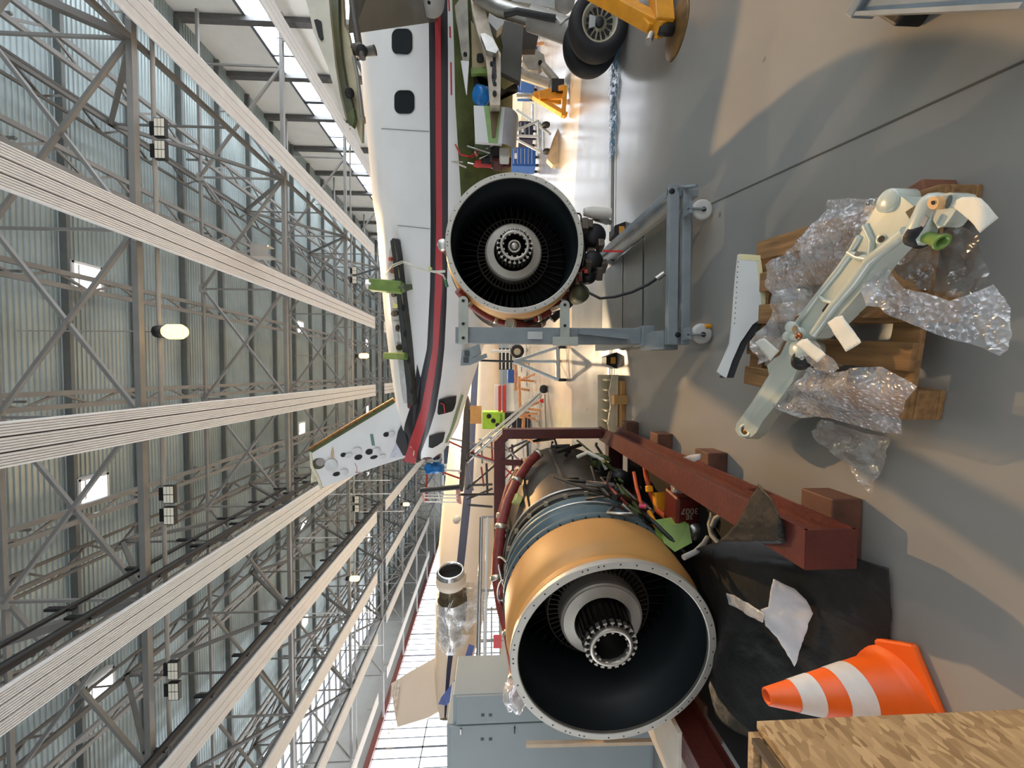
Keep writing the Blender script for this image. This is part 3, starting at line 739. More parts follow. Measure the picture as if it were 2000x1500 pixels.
# ================================================================== RED STAND
S = thing('engine_stand', 'dark red steel stand on wooden feet carrying the left engine', 'stand', (-1.45, 2.8, 0))
x0 = -0.66
def ibeam(mb, a, b, w, h, t=0.014):
    a, b = V(a), V(b); zz = V((0, 0, h / 2))
    mb.bar(a + zz, b + zz, w, t).bar(a - zz, b - zz, w, t).bar(a, b, t, h)
    return mb
YN, YFAR = 1.36, 4.15
ibeam(MB(), (x0, YN, 0.235), (x0, YFAR, 0.235), 0.15, 0.19).build('rail', redox, S)
ibeam(MB(), (-2.3, YN, 0.235), (-2.3, YFAR, 0.235), 0.15, 0.19).build('rail', redox, S)
MB().bar((x0, YN - 0.003, 0.235), (x0, YN + 0.012, 0.235), 0.15, 0.2).build('end_plate', redox, S)
for y in (4.02,): ibeam(MB(), (x0 - 0.02, y, 0.21), (-2.28, y, 0.21), 0.12, 0.14).build('cross_beam', redox, S)
fw_ = M('stained_wood', (96, 62, 46), 0.7, 0, 0.3, 10)
for y in (1.55, 2.45, 3.2, 3.95):
    for xx in (x0 + 0.02, -2.3): MB().box((xx, y, 0.066), (0.26, 0.16, 0.13)).build('foot_block', fw_, S, bevel=0.006)
MB().box((-1.48, 2.9, 0.09), (1.5, 2.0, 0.03)).build('added_floor_cover', M('added_cover_black', (22, 22, 22), 0.75), S)  # black sheet added under the engine to block a lamp's glint on the floor
MB().bar((x0 + 0.01, 4.1, 0.3), (x0 + 0.01, 4.1, 1.4), 0.13, 0.1).build('rear_post', redox, S)
MB().bar((-2.35, 4.1, 0.3), (-2.35, 4.1, 1.4), 0.13, 0.1).build('rear_post', redox, S)
MB().bar((x0 - 0.07, 4.1, 1.43), (-2.29, 4.1, 1.43), 0.1, 0.12).build('top_bar', redox, S)
MB().prism([(x0 + 0.075, 4.05, 1.34), (x0 - 0.08, 4.05, 1.49), (x0 - 0.08, 4.05, 1.37), (x0 - 0.055, 4.05, 1.34)], (0, 0.1, 0)).build('corner_gusset', redox, S)
for sx in (-0.35, 0.35):
    MB().bar((-1.3 + sx, 4.05, 1.4), (-1.25 + sx * 0.9, 3.95, 1.2), 0.06, 0.05).build('hanger_arm', redox, S)
def cloth(outline, name, mat, label, cat, z_of, seed=1, amp=0.02, freq=5.0, group=None, cuts=4, solid=0.0015):
    """sheet cut to an outline [(px,py)] lying on heights z_of, crumpled"""
    import bmesh
    bm = bmesh.new()
    vs = [bm.verts.new((x, y, 0)) for x, y in outline]
    bm.faces.new(vs)
    bmesh.ops.triangulate(bm, faces=bm.faces[:])
    for _ in range(cuts):
        bmesh.ops.subdivide_edges(bm, edges=[e for e in bm.edges if e.calc_length() > 9], cuts=1, use_grid_fill=True)
        bmesh.ops.triangulate(bm, faces=bm.faces[:])
    from mathutils import noise
    for v in bm.verts:
        x, y = v.co.x, v.co.y
        p = atz(x, y, z_of(x, y))
        n = noise.noise(V((p.x * freq + seed, p.y * freq, seed * 3.1))) + 0.5 * noise.noise(V((p.x * freq * 2.7, p.y * freq * 2.7 + seed, 9))) + 0.3 * abs(noise.noise(V((p.x * freq * 6, p.y * freq * 6, seed))))
        p.z += amp * n
        if p.z < 0.004: p.z = 0.004
        v.co = p
    o = sum((v.co for v in bm.verts), V()) / len(bm.verts)
    o.z = min(v.co.z for v in bm.verts)
    for v in bm.verts: v.co -= o
    me = bpy.data.meshes.new(name); bm.to_mesh(me); bm.free()
    me.materials.append(mat)
    me.polygons.foreach_set('use_smooth', [True] * len(me.polygons))
    ob = bpy.data.objects.new(name, me); C.objects.link(ob); ob.location = o
    if solid:
        md = ob.modifiers.new('thickness', 'SOLIDIFY'); md.thickness = solid
    return tag(ob, label, cat, group)
matm = M('black_rubber_mat', (24, 23, 21), 0.6, 0, 0.25, 5, 0.2, 30)
def zmat(x, y):
    if y < 1088:
        k = max(0, min(1, (1088 - y) / 30)) * max(0, min(1, (1590 - x) / 60))
        return 0.16 + 0.195 * k
    return max(0.012, 0.16 - 0.145 * max(0, (x - 1430)) / 300)
mat_o = cloth([(1478, 945), (1512, 975), (1545, 1040), (1566, 1062), (1640, 1078), (1738, 1110), (1742, 1200), (1736, 1272), (1690, 1282), (1668, 1330), (1640, 1395), (1560, 1440), (1500, 1460), (1440, 1430), (1400, 1400), (1385, 1340), (1396, 1270), (1390, 1200), (1362, 1130), (1340, 1085), (1372, 1066), (1400, 1060), (1440, 1020)],
      'rubber_mat', matm, 'black rubber mat draped over the red rail onto the floor', 'mat', zmat, 3, 0.02, 4)
bagm = M('translucent_bag', (206, 208, 212), 0.3, 0, 0.1, 12, 0.3, 18)
cloth([(1511, 1130), (1530, 1140), (1552, 1150), (1572, 1172), (1591, 1198), (1582, 1225), (1566, 1265), (1550, 1302), (1536, 1280), (1518, 1245), (1498, 1222), (1488, 1190), (1502, 1185)], 'plastic_bag', bagm, 'white plastic parts bag lying on the black rubber mat', 'bag', lambda x, y: 0.2 - 0.1 * (x - 1500) / 90, 5, 0.02, 7)
cloth([(1418, 1158), (1440, 1165), (1470, 1182), (1496, 1200), (1492, 1216), (1460, 1200), (1425, 1180)], 'plastic_film', filmc, 'scrap of clear film on the rubber mat beside the white bag', 'film', lambda x, y: 0.22, 8, 0.02, 9)
cloth([(1335, 893), (1352, 888), (1368, 886), (1368, 896), (1356, 902)], 'paper_sheet', M('grey_paper', (150, 152, 158), 0.6), 'curled grey paper scrap lying on the red stand rail', 'paper', lambda x, y: 0.36, 2, 0.006, 9)
wb = MB().box((-2.43, 2.6, 0.347), (0.42, 0.7, 0.03)).build('white_board', M('white_crate_board', (206, 196, 180), 0.6, 0, 0.08, 5), None, o=(-2.43, 2.6, 0.332), bevel=0.004)
tag(wb, 'white board lying across the left red rail under the engine', 'board')
# ================================================================== AIRCRAFT WITH RED STRIPE
AX0 = V((5.36, 6.4, 0)); AD = V((-1, 0.29, 0)).normalized(); AN = V((AD.y * -1, AD.x, 0))
if AN.y < 0: AN = -AN
# stations: (distance along axis, radius, top height)
def axs(X): return (X - AX0.x) / AD.x
STN = [(axs(10.5), 1.35, 3.6), (axs(3.0), 1.35, 3.6)]
for ypx, vt, r in ((440, 741, 1.335), (500, 745, 1.28), (550, 749, 1.18), (600, 753, 1.09), (670, 760, 0.95), (740, 769, 0.81), (790, 777, 0.70), (830, 787, 0.59), (860, 795, 0.46), (882, 801, 0.36)):
    Y = 7.5
    for _ in range(12):
        X = at(vt, ypx, Y).x; Y = 6.4 + 0.29 * (5.36 - X)
    STN.append((axs(X), r, at(vt, ypx, Y).z))
STN.sort()
def interp(s):
    if s <= STN[0][0]: return STN[0][1], STN[0][2] - STN[0][1]
    for a, b in zip(STN, STN[1:]):
        if s <= b[0]:
            k = (s - a[0]) / (b[0] - a[0])
            r = a[1] + (b[1] - a[1]) * k; zt = a[2] + (b[2] - a[2]) * k
            return r, zt - r
    return STN[-1][1], STN[-1][2] - STN[-1][1]
SA, SB = axs(2.4), axs(0.8)
def fzb(s): return 0.8 + 0.2 * max(0, min(1, (s - SA) / (SB - SA)))
def sc(p):
    q = p - AX0; s = q.dot(AD); l = q.dot(AN)
    r, zc = interp(s)
    dz = p.z - zc
    if dz < 0: dz /= fzb(s)
    return math.hypot(l, dz) - r
def surf(px, py, off=0.0):
    d = ray(px, py); d = d / d.y
    t = 3.2; prev = sc(CAM + d * t)
    while t < 14:
        t += 0.03; c = sc(CAM + d * t)
        if c <= 0: break
    a, b = t - 0.03, t
    for _ in range(30):
        m = (a + b) / 2
        if sc(CAM + d * m) > 0: a = m
        else: b = m
    p = CAM + d * b
    q = p - AX0; s = q.dot(AD); r, zc = interp(s)
    n = (AN * q.dot(AN) + V((0, 0, p.z - zc))).normalized()
    return p + n * off, n
def ringpt(s, a, k=1.0):                 # a: 0 top, pi/2 near side, pi bottom
    r, zc = interp(s)
    c = AX0 + AD * s
    cz = math.cos(a)
    if cz < 0: cz *= fzb(s)
    return V((c.x, c.y, zc)) - AN * math.sin(a) * r * k + V((0, 0, cz * r * k))
def proj(p):
    q = p - CAM; w = q.dot(fw)
    return 1000 - q.dot(up) / w * F, 750 - q.dot(rt) / w * F
def curve(pts):
    def f(y):
        if y <= pts[0][0]: return pts[0][1]
        for a, b in zip(pts, pts[1:]):
            if y <= b[0]: return a[1] + (b[1] - a[1]) * (y - a[0]) / (b[0] - a[0])
        return pts[-1][1]
    return f
EDG = [curve([(0, 837), (100, 838), (430, 841), (560, 840), (600, 838), (680, 834), (735, 822), (780, 806), (830, 790), (890, 782)]),
       curve([(0, 849), (100, 850), (300, 851), (430, 852), (560, 849.5), (600, 848), (680, 845), (735, 835), (800, 822), (840, 808), (885, 792)]),
       curve([(0, 860.5), (100, 861), (430, 863.5), (560, 864), (600, 861), (680, 856), (735, 849), (800, 838), (840, 829), (885, 815)]),
       curve([(0, 874), (100, 875), (430, 875), (560, 873), (600, 872), (680, 868), (735, 862), (800, 851), (840, 839), (885, 822)]),
       curve([(0, 883), (100, 887), (200, 889), (330, 897), (430, 903), (470, 930), (500, 980), (900, 1000)])]
def edge_angle(s, f):
    lo, hi = 0.12, PI * 0.9
    for _ in range(34):
        m = (lo + hi) / 2; x, y = proj(ringpt(s, m))
        if x < f(max(-60, y)): lo = m
        else: hi = m
    return lo
ACm = [white, M('stripe_black', (28, 25, 30), 0.35, 0, 0.1, 4), M('stripe_red', (176, 50, 54), 0.4, 0, 0.06, 4), M('belly_primer', (84, 92, 46), 0.6, 0, 0.45, 3)]
A = thing('airliner', 'white airliner tail section with red and black stripe, stripped of its engines', 'aircraft', (1.5, 7.5, 0))
s0, s1 = axs(10.3), STN[-1][0]
NS = 120
rows = []
for i in range(NS + 1):
    s = s0 + (s1 - s0) * i / NS
    E = [edge_angle(s, f) for f in EDG]
    for k in range(1, 5): E[k] = max(E[k], E[k - 1] + 0.004)
    ang = [E[0] * k / 8 for k in range(8)]
    ang += [E[0], E[1], E[2], E[3]] + [E[3] + (E[4] - E[3]) * 0.5, E[4]]
    ang += [E[4] + (PI - E[4]) * k / 6 for k in range(1, 6)]
    ang += [PI + PI * k / 12 for k in range(12)]
    rows.append([ringpt(s, a) for a in ang])
nr = len(rows[0])
mb = MB(); vs = [p for r in rows for p in r]
for i in range(NS):
    s = s0 + (s1 - s0) * i / NS
    for k in range(nr):
        k2 = (k + 1) % nr
        m = 0
        if k == 8: m = 1
        elif k == 9: m = 2
        elif k == 10: m = 1
        elif 13 <= k <= 18 and proj(ringpt(s, 1.6))[1] < 470: m = 3
        mb.f.append([i * nr + k, (i + 1) * nr + k, (i + 1) * nr + k2, i * nr + k2]); mb.mi.append(m); mb.sm.append(True)
mb.v = vs
mb.build('fuselage', ACm, A)
def patch(outline, name, mat, off=0.004, thick=0.006, parent=None, m2=None):
    pts = [surf(x, y, off) for x, y in outline]
    n = sum((q[1] for q in pts), V()).normalized()
    mb = MB(); mb.prism([q[0] for q in pts], n * thick)
    return mb.build(name, mat, parent or A)
def rrect(x0, y0, x1, y1, r=0.35, n=5, sh=0):
    cx, cy, hx, hy = (x0 + x1) / 2, (y0 + y1) / 2, (x1 - x0) / 2, (y1 - y0) / 2
    rx, ry = hx * r * 2 if r < 0.5 else hx, hy * r * 2 if r < 0.5 else hy
    rx, ry = hx * r, hy * r
    o = []
    for sx, sy, a in ((1, 1, 0), (-1, 1, 90), (-1, -1, 180), (1, -1, 270)):
        for k in range(n + 1):
            t = math.radians(a + 90 * k / n)
            o.append((cx + sx * (hx - rx) + rx * math.cos(t) + sh * (sy), cy + sy * (hy - ry) + ry * math.sin(t)))
    return o
glassd = M('dark_cabin_window', (10, 11, 16), 0.12, 0, 0.0)
for (a, b, c, d) in ((766, 57, 806, 107), (771, 177, 810, 222.5)):
    fr = patch(rrect(a - 1, b - 1, c + 1, d + 1, 0.6), 'window_frame', M('window_frame_white', (206, 206, 204), 0.4), 0.001, 0.006)
    patch(rrect(a, b, c, d, 0.6), 'window_pane', glassd, 0.005, 0.006, fr)
seam = M('panel_seam', (96, 96, 94), 0.6)
for y0_, y1_, xa, xb in ((251, 257, 745, 838), (440, 447, 776, 840)):
    MB().tube([surf(xa + (xb - xa) * k / 10, y0_ + (y1_ - y0_) * k / 10, 0.001)[0] for k in range(11)], 0.004, 5).build('skin_seam', seam, A)
redm = M('red_marking', (190, 52, 48), 0.5)
for y0_, y1_, xa in ((0, 22, 876.5), (52, 74, 878.5), (122, 186, 880.5)):
    patch([(xa - 1.4, y0_), (xa + 1.6, y0_), (xa + 2.6, y1_), (xa - 0.4, y1_)], 'red_marking', redm, 0.002, 0.003)
# pylon opening with flange, ribs and pipes
bay = [(783, 468), (776, 466), (768, 474), (762, 490), (759, 520), (762, 580), (766, 620), (771, 660), (778, 700), (782, 735), (786, 770), (790, 788), (802, 786), (800, 740), (795, 690), (790, 640), (787, 600), (783, 560), (780, 520), (780, 490)]
pf = patch(bay, 'pylon_bay', M('bay_panel_grey', (186, 186, 184), 0.5, 0, 0.2, 9), 0.004, 0.012)
fl = [(773, 472), (778, 466), (782, 468), (787, 500), (791, 540), (797, 590), (803, 640), (808, 690), (812, 740), (815, 788), (806, 786), (801, 740), (796, 690), (791, 640), (786, 590), (781, 540), (777, 500)]
patch(fl, 'pylon_flange', M('flange_dark_grey', (62, 64, 62), 0.5, 0.2, 0.15, 8), 0.01, 0.12)
for (x, y, r) in ((789, 515, 4), (797, 600, 4), (800, 650, 3.5), (806, 700, 4), (811, 760, 3)):
    patch([(x + r * 0.8 * math.cos(k * PI / 6), y + r * 1.6 * math.sin(k * PI / 6)) for k in range(12)], 'flange_hole', darkpit, 0.131, 0.003)
for (x, y, rx, ry, mt) in ((766, 506, 3, 4, redm), (772, 575, 4, 5, dark), (774, 612, 7, 6, dark), (776, 597, 5, 5, M('pale_yellow_cap', (206, 206, 130), 0.5)), (779, 640, 3, 6, dark), (783, 678, 6, 6, darkpit), (770, 528, 5, 6, redp)):
    patch([(x + rx * math.cos(k * PI / 5), y + ry * math.sin(k * PI / 5)) for k in range(10)], 'bay_fitting', mt, 0.016, 0.03)
for y in (603, 626, 647, 669):
    MB().tube([surf(768 + (y - 600) * 0.12, y, 0.02)[0], surf(788 + (y - 600) * 0.14, y + 1, 0.02)[0]], 0.008, 6).build('bay_rib', alum, A)
patch([(815, 712), (822, 740), (820, 790), (808, 838), (800, 830), (806, 786), (812, 740)], 'dark_fairing', M('stripe_black', (28, 25, 30), 0.35), 0.004, 0.008)
patch([(795, 760), (806, 788), (803, 800), (797, 795)], 'brown_patch', M('brown_patch', (96, 54, 50), 0.6), 0.008, 0.01)
# green mount fittings standing off the pylon
a, na = surf(738, 556, 0.3); b, nb = surf(806, 560, 0.3)
a = at(722, 556, b.y - 0.02)
m = MB(); m.bar(a, b, 0.18, 0.16, ref=(0, 1, 0)); 
m.build('mount_fitting', green, A, bevel=0.02)
MB().bar(b + V((0, 0.05, 0)), surf(800, 560, 0.0)[0], 0.08, 0.1).bar(a.lerp(b, 0.5), surf(775, 550, 0.0)[0], 0.08, 0.1).build('fitting_leg', darkgreen, A)
for q in (a, b): MB().box(q + V((0, -0.02, 0)), (0.1, 0.12, 0.1), 0.4).build('fitting_lug', alum if q is a else darkgreen, A, bevel=0.01)
a, b = surf(766, 693, 0.14)[0], surf(803, 692, 0.14)[0]
MB().bar(a, b, 0.12, 0.1, ref=(0, 1, 0)).build('mount_fitting', green, A, bevel=0.02)
MB().bar(a.lerp(b, 0.6), surf(790, 697, 0.0)[0], 0.1, 0.1).build('fitting_leg', darkgreen, A)
# loom from the pylon towards the engine
for k in range(4):
    MB().tube([surf(764, 536, 0.1)[0], surf(790 + k, 522 - 2 * k, 0.3)[0], surf(812, 512 - k, 0.35)[0]], 0.008, 6).build('wiring_loom', [lw, dark, lw, steel][k], A)
MB().tube([surf(812, 512, 0.35)[0], surf(826, 518, 0.4)[0], surf(840, 524, 0.45)[0], surf(858, 529, 0.5)[0], surf(872, 528, 0.5)[0]], 0.018, 8).build('wiring_loom', lw, A)
MB().tube([surf(860, 529, 0.5)[0], surf(869, 535, 0.5)[0], surf(871, 543, 0.5)[0]], 0.014, 8).build('wiring_loom', lw, A)
MB().tube([surf(871, 543, 0.5)[0], surf(873, 556, 0.5)[0]], 0.024, 8).build('green_plug', M('green_plug', (60, 120, 80), 0.5), A)
c = surf(853, 523, 0.5)[0]; MB().prism([c + V((-0.05, 0, 0.03)), c + V((0.05, 0, 0.03)), c + V((0, 0, -0.03))], (0, 0.01, 0)).build('yellow_flag', M('pale_flag', (196, 206, 140), 0.5), A)
# tail cone openings
for o in ([(857, 781), (874, 776), (891, 773), (890, 786), (887, 797), (883, 803), (870, 807), (856, 810), (854, 806), (855, 795)], [(838, 852), (854, 847), (869, 844), (867, 855), (864, 863), (854, 870), (844, 875), (837, 873)]):
    patch(o, 'tail_opening', darkpit, 0.006, 0.006)
patch([(902, 770), (905, 772), (890, 823), (873, 865), (869, 865), (886, 823)], 'green_seam', M('green_seam', (122, 140, 100), 0.5), 0.004, 0.006)
MB().tube([surf(860, 786, 0.02)[0], surf(866, 789, 0.03)[0], surf(868, 806, 0.02)[0]], 0.012, 6).build('red_pipe', redm, A)
# end of the tail cone
ce = ringpt(s1, 0) ; r, zc = interp(s1); ce = AX0 + AD * s1; ce.z = zc
MB().lathe([(0.0, -0.02), (r * 0.6, 0.0), (r * 1.0, 0.0), (r * 1.0, -0.05)], 30, ce, AD).build('tail_bulkhead', M('red_brown_bulkhead', (100, 58, 48), 0.6, 0, 0.3, 8), A)
for k in range(7):
    rn_ = random.Random(k); q = ce + AN * rn_.uniform(-0.25, 0.2) + V((0, 0, rn_.uniform(-0.28, 0.25))) + AD * 0.05
    MB().grid(blob(q, rn_.uniform(0.06, 0.11), 1, 1, 1, k), 12, 8).build('tail_equipment', [blue, dark, alum, redp, navy, alum, dark][k], A)
bb_ = MB().grid(blob(at(848, 914, ce.y - 0.05), 0.17, 0.7, 0.8, 1.25, 31, 0.35), 26, 18)
q = at(848, 914, ce.y)
tag(bb_.build('plastic_cover', M('blue_plastic_sheet', (24, 116, 190), 0.3, 0, 0.2, 14, 0.3, 20), None, o=q), 'crumpled bright blue plastic cover tied to the end of the tail cone', 'plastic cover')
# fin
fp0 = AX0.copy()
def fin(px, py): return atplane(px, py, fp0, AN)
fo = [(771, 783), (690, 829), (609, 878), (612, 900), (622, 925), (630, 948), (672, 933), (718, 914), (760, 900), (795, 889), (812, 860), (825, 820), (815, 795)]
t_ = 0.1
mb = MB(); mb.prism([fin(x, y) - AN * t_ for x, y in fo], AN * 2 * t_); finp = mb.build('fin', white, A, bevel=0.03)
def fpatch(outline, name, mat, off=0.004, th=0.006, parent=None): 
    mb = MB(); mb.prism([fin(x, y) - AN * (t_ + off) for x, y in outline], -AN * th); return mb.build(name, mat, parent or A)
MB().tube([fin(771, 779) - AN * 0.05, fin(690, 826) - AN * 0.05, fin(608, 876) - AN * 0.05], 0.05, 8).build('leading_edge_spar', M('bronze_edge', (122, 90, 52), 0.5, 0.3, 0.4, 12, 0.4, 30), A)
fpatch([(773, 784), (769, 780), (609, 877), (612, 881)], 'primer_edge', darkgreen, 0.002, 0.004)
fpatch([(609, 878), (613, 878), (616, 905), (627, 925), (634, 947), (630, 950), (622, 926), (611, 908)], 'tip_edge', cream, 0.002, 0.02)
MB().prism([fin(609, 885) + AN * 0.02, fin(606, 945) + AN * 0.02, fin(620, 940) + AN * 0.02, fin(628, 938) + AN * 0.02, fin(616, 905) + AN * 0.02], AN * 0.05).build('tip_rib', M('tip_rib_cream', (200, 196, 168), 0.6, 0, 0.3, 9), A)
fpatch([(820, 745), (824, 780), (806, 840), (797, 884), (790, 884), (776, 858), (780, 838), (800, 800)], 'fin_stripe_black', ACm[1], 0.03, 0.006)
fpatch([(838, 740), (829, 790), (811, 838), (794, 888), (816, 892), (830, 845), (845, 800), (850, 745)], 'fin_stripe_red', ACm[2], 0.2, 0.008)
fpatch([(776, 860), (762, 890), (795, 886), (790, 870)], 'fin_stripe_pale', M('faded_paint', (196, 200, 210), 0.5, 0, 0.2, 9), 0.003, 0.006)
fpatch([(822, 800), (835, 800), (826, 842), (818, 850), (812, 845)], 'faded_patch', M('faded_paint2', (198, 202, 216), 0.5, 0, 0.25, 14), 0.215, 0.006)
tape = M('masking_tape', (206, 196, 150), 0.6)
fpatch([(808, 858), (818, 862), (817, 864), (807, 860)], 'tape_strip', tape, 0.22, 0.004)
fpatch([(817, 853), (819, 854), (814, 876), (812, 875)], 'tape_strip', tape, 0.224, 0.004)
def ell(x, y, rx, ry, rot=0, n=16):
    c, s = math.cos(rot), math.sin(rot)
    return [(x + rx * math.cos(2 * PI * k / n) * c - ry * math.sin(2 * PI * k / n) * s, y + rx * math.cos(2 * PI * k / n) * s + ry * math.sin(2 * PI * k / n) * c) for k in range(n)]
for (x, y, rx, ry) in ((757, 844.5, 6, 4.6), (724, 878, 7.5, 5.6), (733, 888.5, 7.5, 3.2), (703, 888.5, 8, 5), (674, 884, 5.6, 4.2), (661, 921, 7.5, 4)):
    fpatch(ell(x, y, rx, ry, -0.25), 'access_hole', darkpit, 0.001, 0.006)
h = fpatch(ell(626, 901, 13.5, 10.5, -0.2), 'access_hole', M('olive_hole', (70, 72, 48), 0.6), 0.001, 0.006)
fpatch(ell(630, 898, 9, 7.5, -0.2), 'hole_inside', M('hole_inside_grey', (150, 142, 140), 0.6), 0.008, 0.003, h)
cvm = M('access_cover_white', (214, 214, 212), 0.35)
for (x, y, rx, ry) in ((768, 843, 6, 5), (739, 876, 8, 6), (750, 887, 6, 4), (701, 876, 9, 6.5), (685, 884, 7, 4), (651, 903, 12.5, 12), (676, 917, 8, 6)):
    fpatch(ell(x, y, rx, ry, -0.2), 'access_cover', cvm, 0.02, 0.012)
fpatch([(725.5, 844), (731.5, 844), (735, 866), (729, 866)], 'green_tape', M('green_tape', (96, 132, 118), 0.5), 0.002, 0.004)
fpatch([(653, 868), (656, 878), (655, 891), (650, 890), (650, 880)], 'beige_tag', M('beige_tag', (196, 172, 140), 0.6), 0.006, 0.01)
MB().tube([fin(696, 900) - AN * (t_ + 0.003), fin(700, 908) - AN * (t_ + 0.003), fin(700, 917) - AN * (t_ + 0.003), fin(697, 918) - AN * (t_ + 0.003), fin(706, 918) - AN * (t_ + 0.003)], 0.006, 5).build('red_marking', redm, A)
# ---- wing, tip near the viewer
wun = M('wing_underside_grey', (128, 124, 112), 0.22, 0, 0.1, 2, 0.06, 6)
te0, te1 = at(690, 66, 3.1), at(868, 40, 5.55)
mb = MB()
nd = V((2.8, 0.9, 0.05))
lo = [te0, te1, te1 + nd * 1.0, te0 + nd * 0.8]
def wgrid(u, v):
    a = te0.lerp(te1, v); q = a + nd * u * (0.8 + 0.2 * v)
    return q + V((0, 0, -0.12 * math.sin(min(1, u * 2.2) * PI / 2)))
mb.grid(wgrid, 14, 10)
mb.grid(lambda u, v: wgrid(u, v) + V((0, 0, 0.02 + 0.22 * math.sin(min(1, u * 1.6 + 0.05) * PI / 2))), 14, 10)
mb.build('wing', wun, A)
# tip rib, pointed aft
tp = lambda x, y, d: at(x, y, d)
o1 = [(590, -25), (603, 20), (612, 62), (640, 130), (655, 180), (668, 228), (676, 236), (664, 185), (655, 130), (650, 80), (645, 30), (640, -25)]
MB().prism([tp(x, y, 2.85) for x, y in o1], (0.03, 0.03, 0)).build('wing_tip_rib', M('tip_cream', (206, 200, 182), 0.5, 0, 0.12, 5), A)
o2 = [(640, -25), (645, 30), (650, 80), (655, 130), (664, 185), (676, 236), (684, 246), (691, 240), (688, 205), (676, 165), (668, 120), (662, 60), (660, -25)]
MB().prism([tp(x, y, 2.95) for x, y in o2], (0.03, 0.05, 0)).build('wing_tip_primer', M('tip_green', (66, 78, 54), 0.5, 0, 0.25, 6), A)
o3 = [(660, -25), (662, 60), (668, 120), (676, 165), (690, 205), (692, 232), (700, 262), (707, 280), (708, 230), (704, 195), (698, 150), (690, 110), (680, 65), (672, 50), (668, -25)]
MB().prism([tp(x, y, 3.02) for x, y in o3], (0.03, 0.05, 0)).build('wing_tip_skin', M('tip_cream2', (196, 188, 156), 0.5, 0, 0.15, 6), A)
MB().tube([tp(690, 110, 3.0), tp(698, 150, 3.0), tp(704, 205, 3.0), tp(707, 232, 3.0)], 0.012, 6).build('tip_edge_strip', steel, A)
MB().prism([tp(x, y, 2.84) for x, y in [(613, 39), (619, 37), (627, 41), (629, 60), (631, 74), (627, 78), (622, 72)]], (0, 0.008, 0)).build('tip_slot', darkpit, A)
MB().cyl(tp(683, 181, 2.93), tp(683, 181, 3.0), 0.033).build('tip_light_socket', dark, A)
MB().prism([tp(x, y, 2.92) for x, y in [(673, 228), (690, 210), (693, 232), (688, 248), (680, 238)]], (0.02, 0.06, 0)).build('tip_bracket', darkgreen, A)
ar = M('arm_dark_grey', (84, 80, 74), 0.5)
MB().tube([tp(686, -20, 3.05), tp(693, 40, 3.05), tp(701, 88, 3.05)], 0.028, 10).build('trailing_arm', ar, A)
arm2 = MB().tube([tp(688, 96, 3.05), tp(703, 98, 3.05), tp(715, 101, 3.03), tp(733, 98, 3.02)], [0.035, 0.05, 0.03, 0.035], 10).build('arm_head', ar, A)
MB().cyl(tp(707, 99, 2.98), tp(707, 99, 3.1), 0.04).build('arm_pivot', dark, A)
MB().tube([tp(707, 104, 3.0), tp(708, 114, 3.0)], 0.025, 8).build('arm_stub', ar, A)
# bell-mouthed fairing under the wing root
q = at(838, 5, 4.6)
MB().lathe([(0.02, 0.0), (0.17, 0.02), (0.16, 0.3), (0.1, 0.5)], 24, q, (1, 0.3, -0.1)).build('flap_fairing', steel, A)
# ---- under-wing structure: flap track, support beam, flap, gear door
castm = M('flap_beam_cream', (190, 178, 158), 0.45, 0.1, 0.3, 8)
def slab(o, Y, th, name, mat, sl=(0.0, 1, 0), bevel=0.0, dy=0.0):
    mb = MB(); mb.prism([at(x, y, Y + dy * (y - o[0][1])) for x, y in o], V(sl).normalized() * th); return mb.build(name, mat, A, bevel=bevel)
slab([(884, -30), (888, 10), (891, 40), (895, 60), (900, 100), (904, 118), (916, 118), (917, 100), (915, 60), (914, 20), (912, -30)], 5.2, 0.1, 'flap_track', M('track_grey', (150, 146, 132), 0.5, 0.1, 0.3, 6), bevel=0.02)
slab([(900, 118), (916, 119), (912, 180), (910, 181)], 5.2, 0.05, 'track_tip', white)
MB().cyl(at(908.5, 106, 5.18), at(908.5, 106, 5.21), 0.025).build('track_bolt', darkpit, A)
slab([(917, -30), (932, -30), (948, 20), (962, 70), (972, 92), (978, 105), (978, 150), (977, 205), (957, 205), (953, 150), (948, 105), (940, 85), (932, 60), (922, 20)], 5.0, 0.12, 'flap_support_beam', castm, bevel=0.02)
slab([(963, 108), (968, 108), (970, 150), (963, 168), (960, 150)], 4.99, 0.01, 'beam_slot', dark)
for (x, y, r) in ((960, 124, 4), (963, 148, 4), (967, 163, 3.5), (966, 182, 5)): slab(ell(x, y, r * 0.8, r * 1.1), 4.985, 0.012, 'beam_hole', darkpit)
slab([(938, 66), (946, 64), (962, 74), (974, 96), (968, 104), (950, 98)], 4.92, 0.08, 'actuator_fork', alum, bevel=0.015)
MB().tube([at(922, -10, 5.15), at(938, 62, 5.15)], 0.02, 8).build('actuator_rod', dark, A)
slab([(920, 40), (946, 78), (950, 130), (922, 135)], 5.3, 0.05, 'inner_rib', M('rib_olive_cream', (164, 148, 108), 0.5), bevel=0.01)
slab(rrect(931, 104, 945, 121, 0.6), 5.285, 0.02, 'rib_hole', darkpit)
slab([(920, 132), (952, 132), (952, 143), (920, 144)], 5.27, 0.05, 'rib_foot', green)
slab([(985, 40), (1023, 50), (1021, 70), (1017, 160), (977, 140), (982, 92), (978, 70)], 5.25, 0.08, 'gear_door', M('gear_door_dark', (78, 76, 68), 0.5, 0, 0.1, 5), bevel=0.02)
slab([(1022, 52), (1054, 56), (1046, 96), (1018, 96)], 5.9, 0.1, 'gear_bay_box', M('bay_brown', (60, 52, 40), 0.6), bevel=0.02)
slab([(924, 140), (958, 140), (958, 200), (1010, 160), (1012, 175), (985, 175), (925, 170)], 5.45, 0.05, 'bay_shadow_panel', M('bay_brown', (60, 52, 40), 0.6))
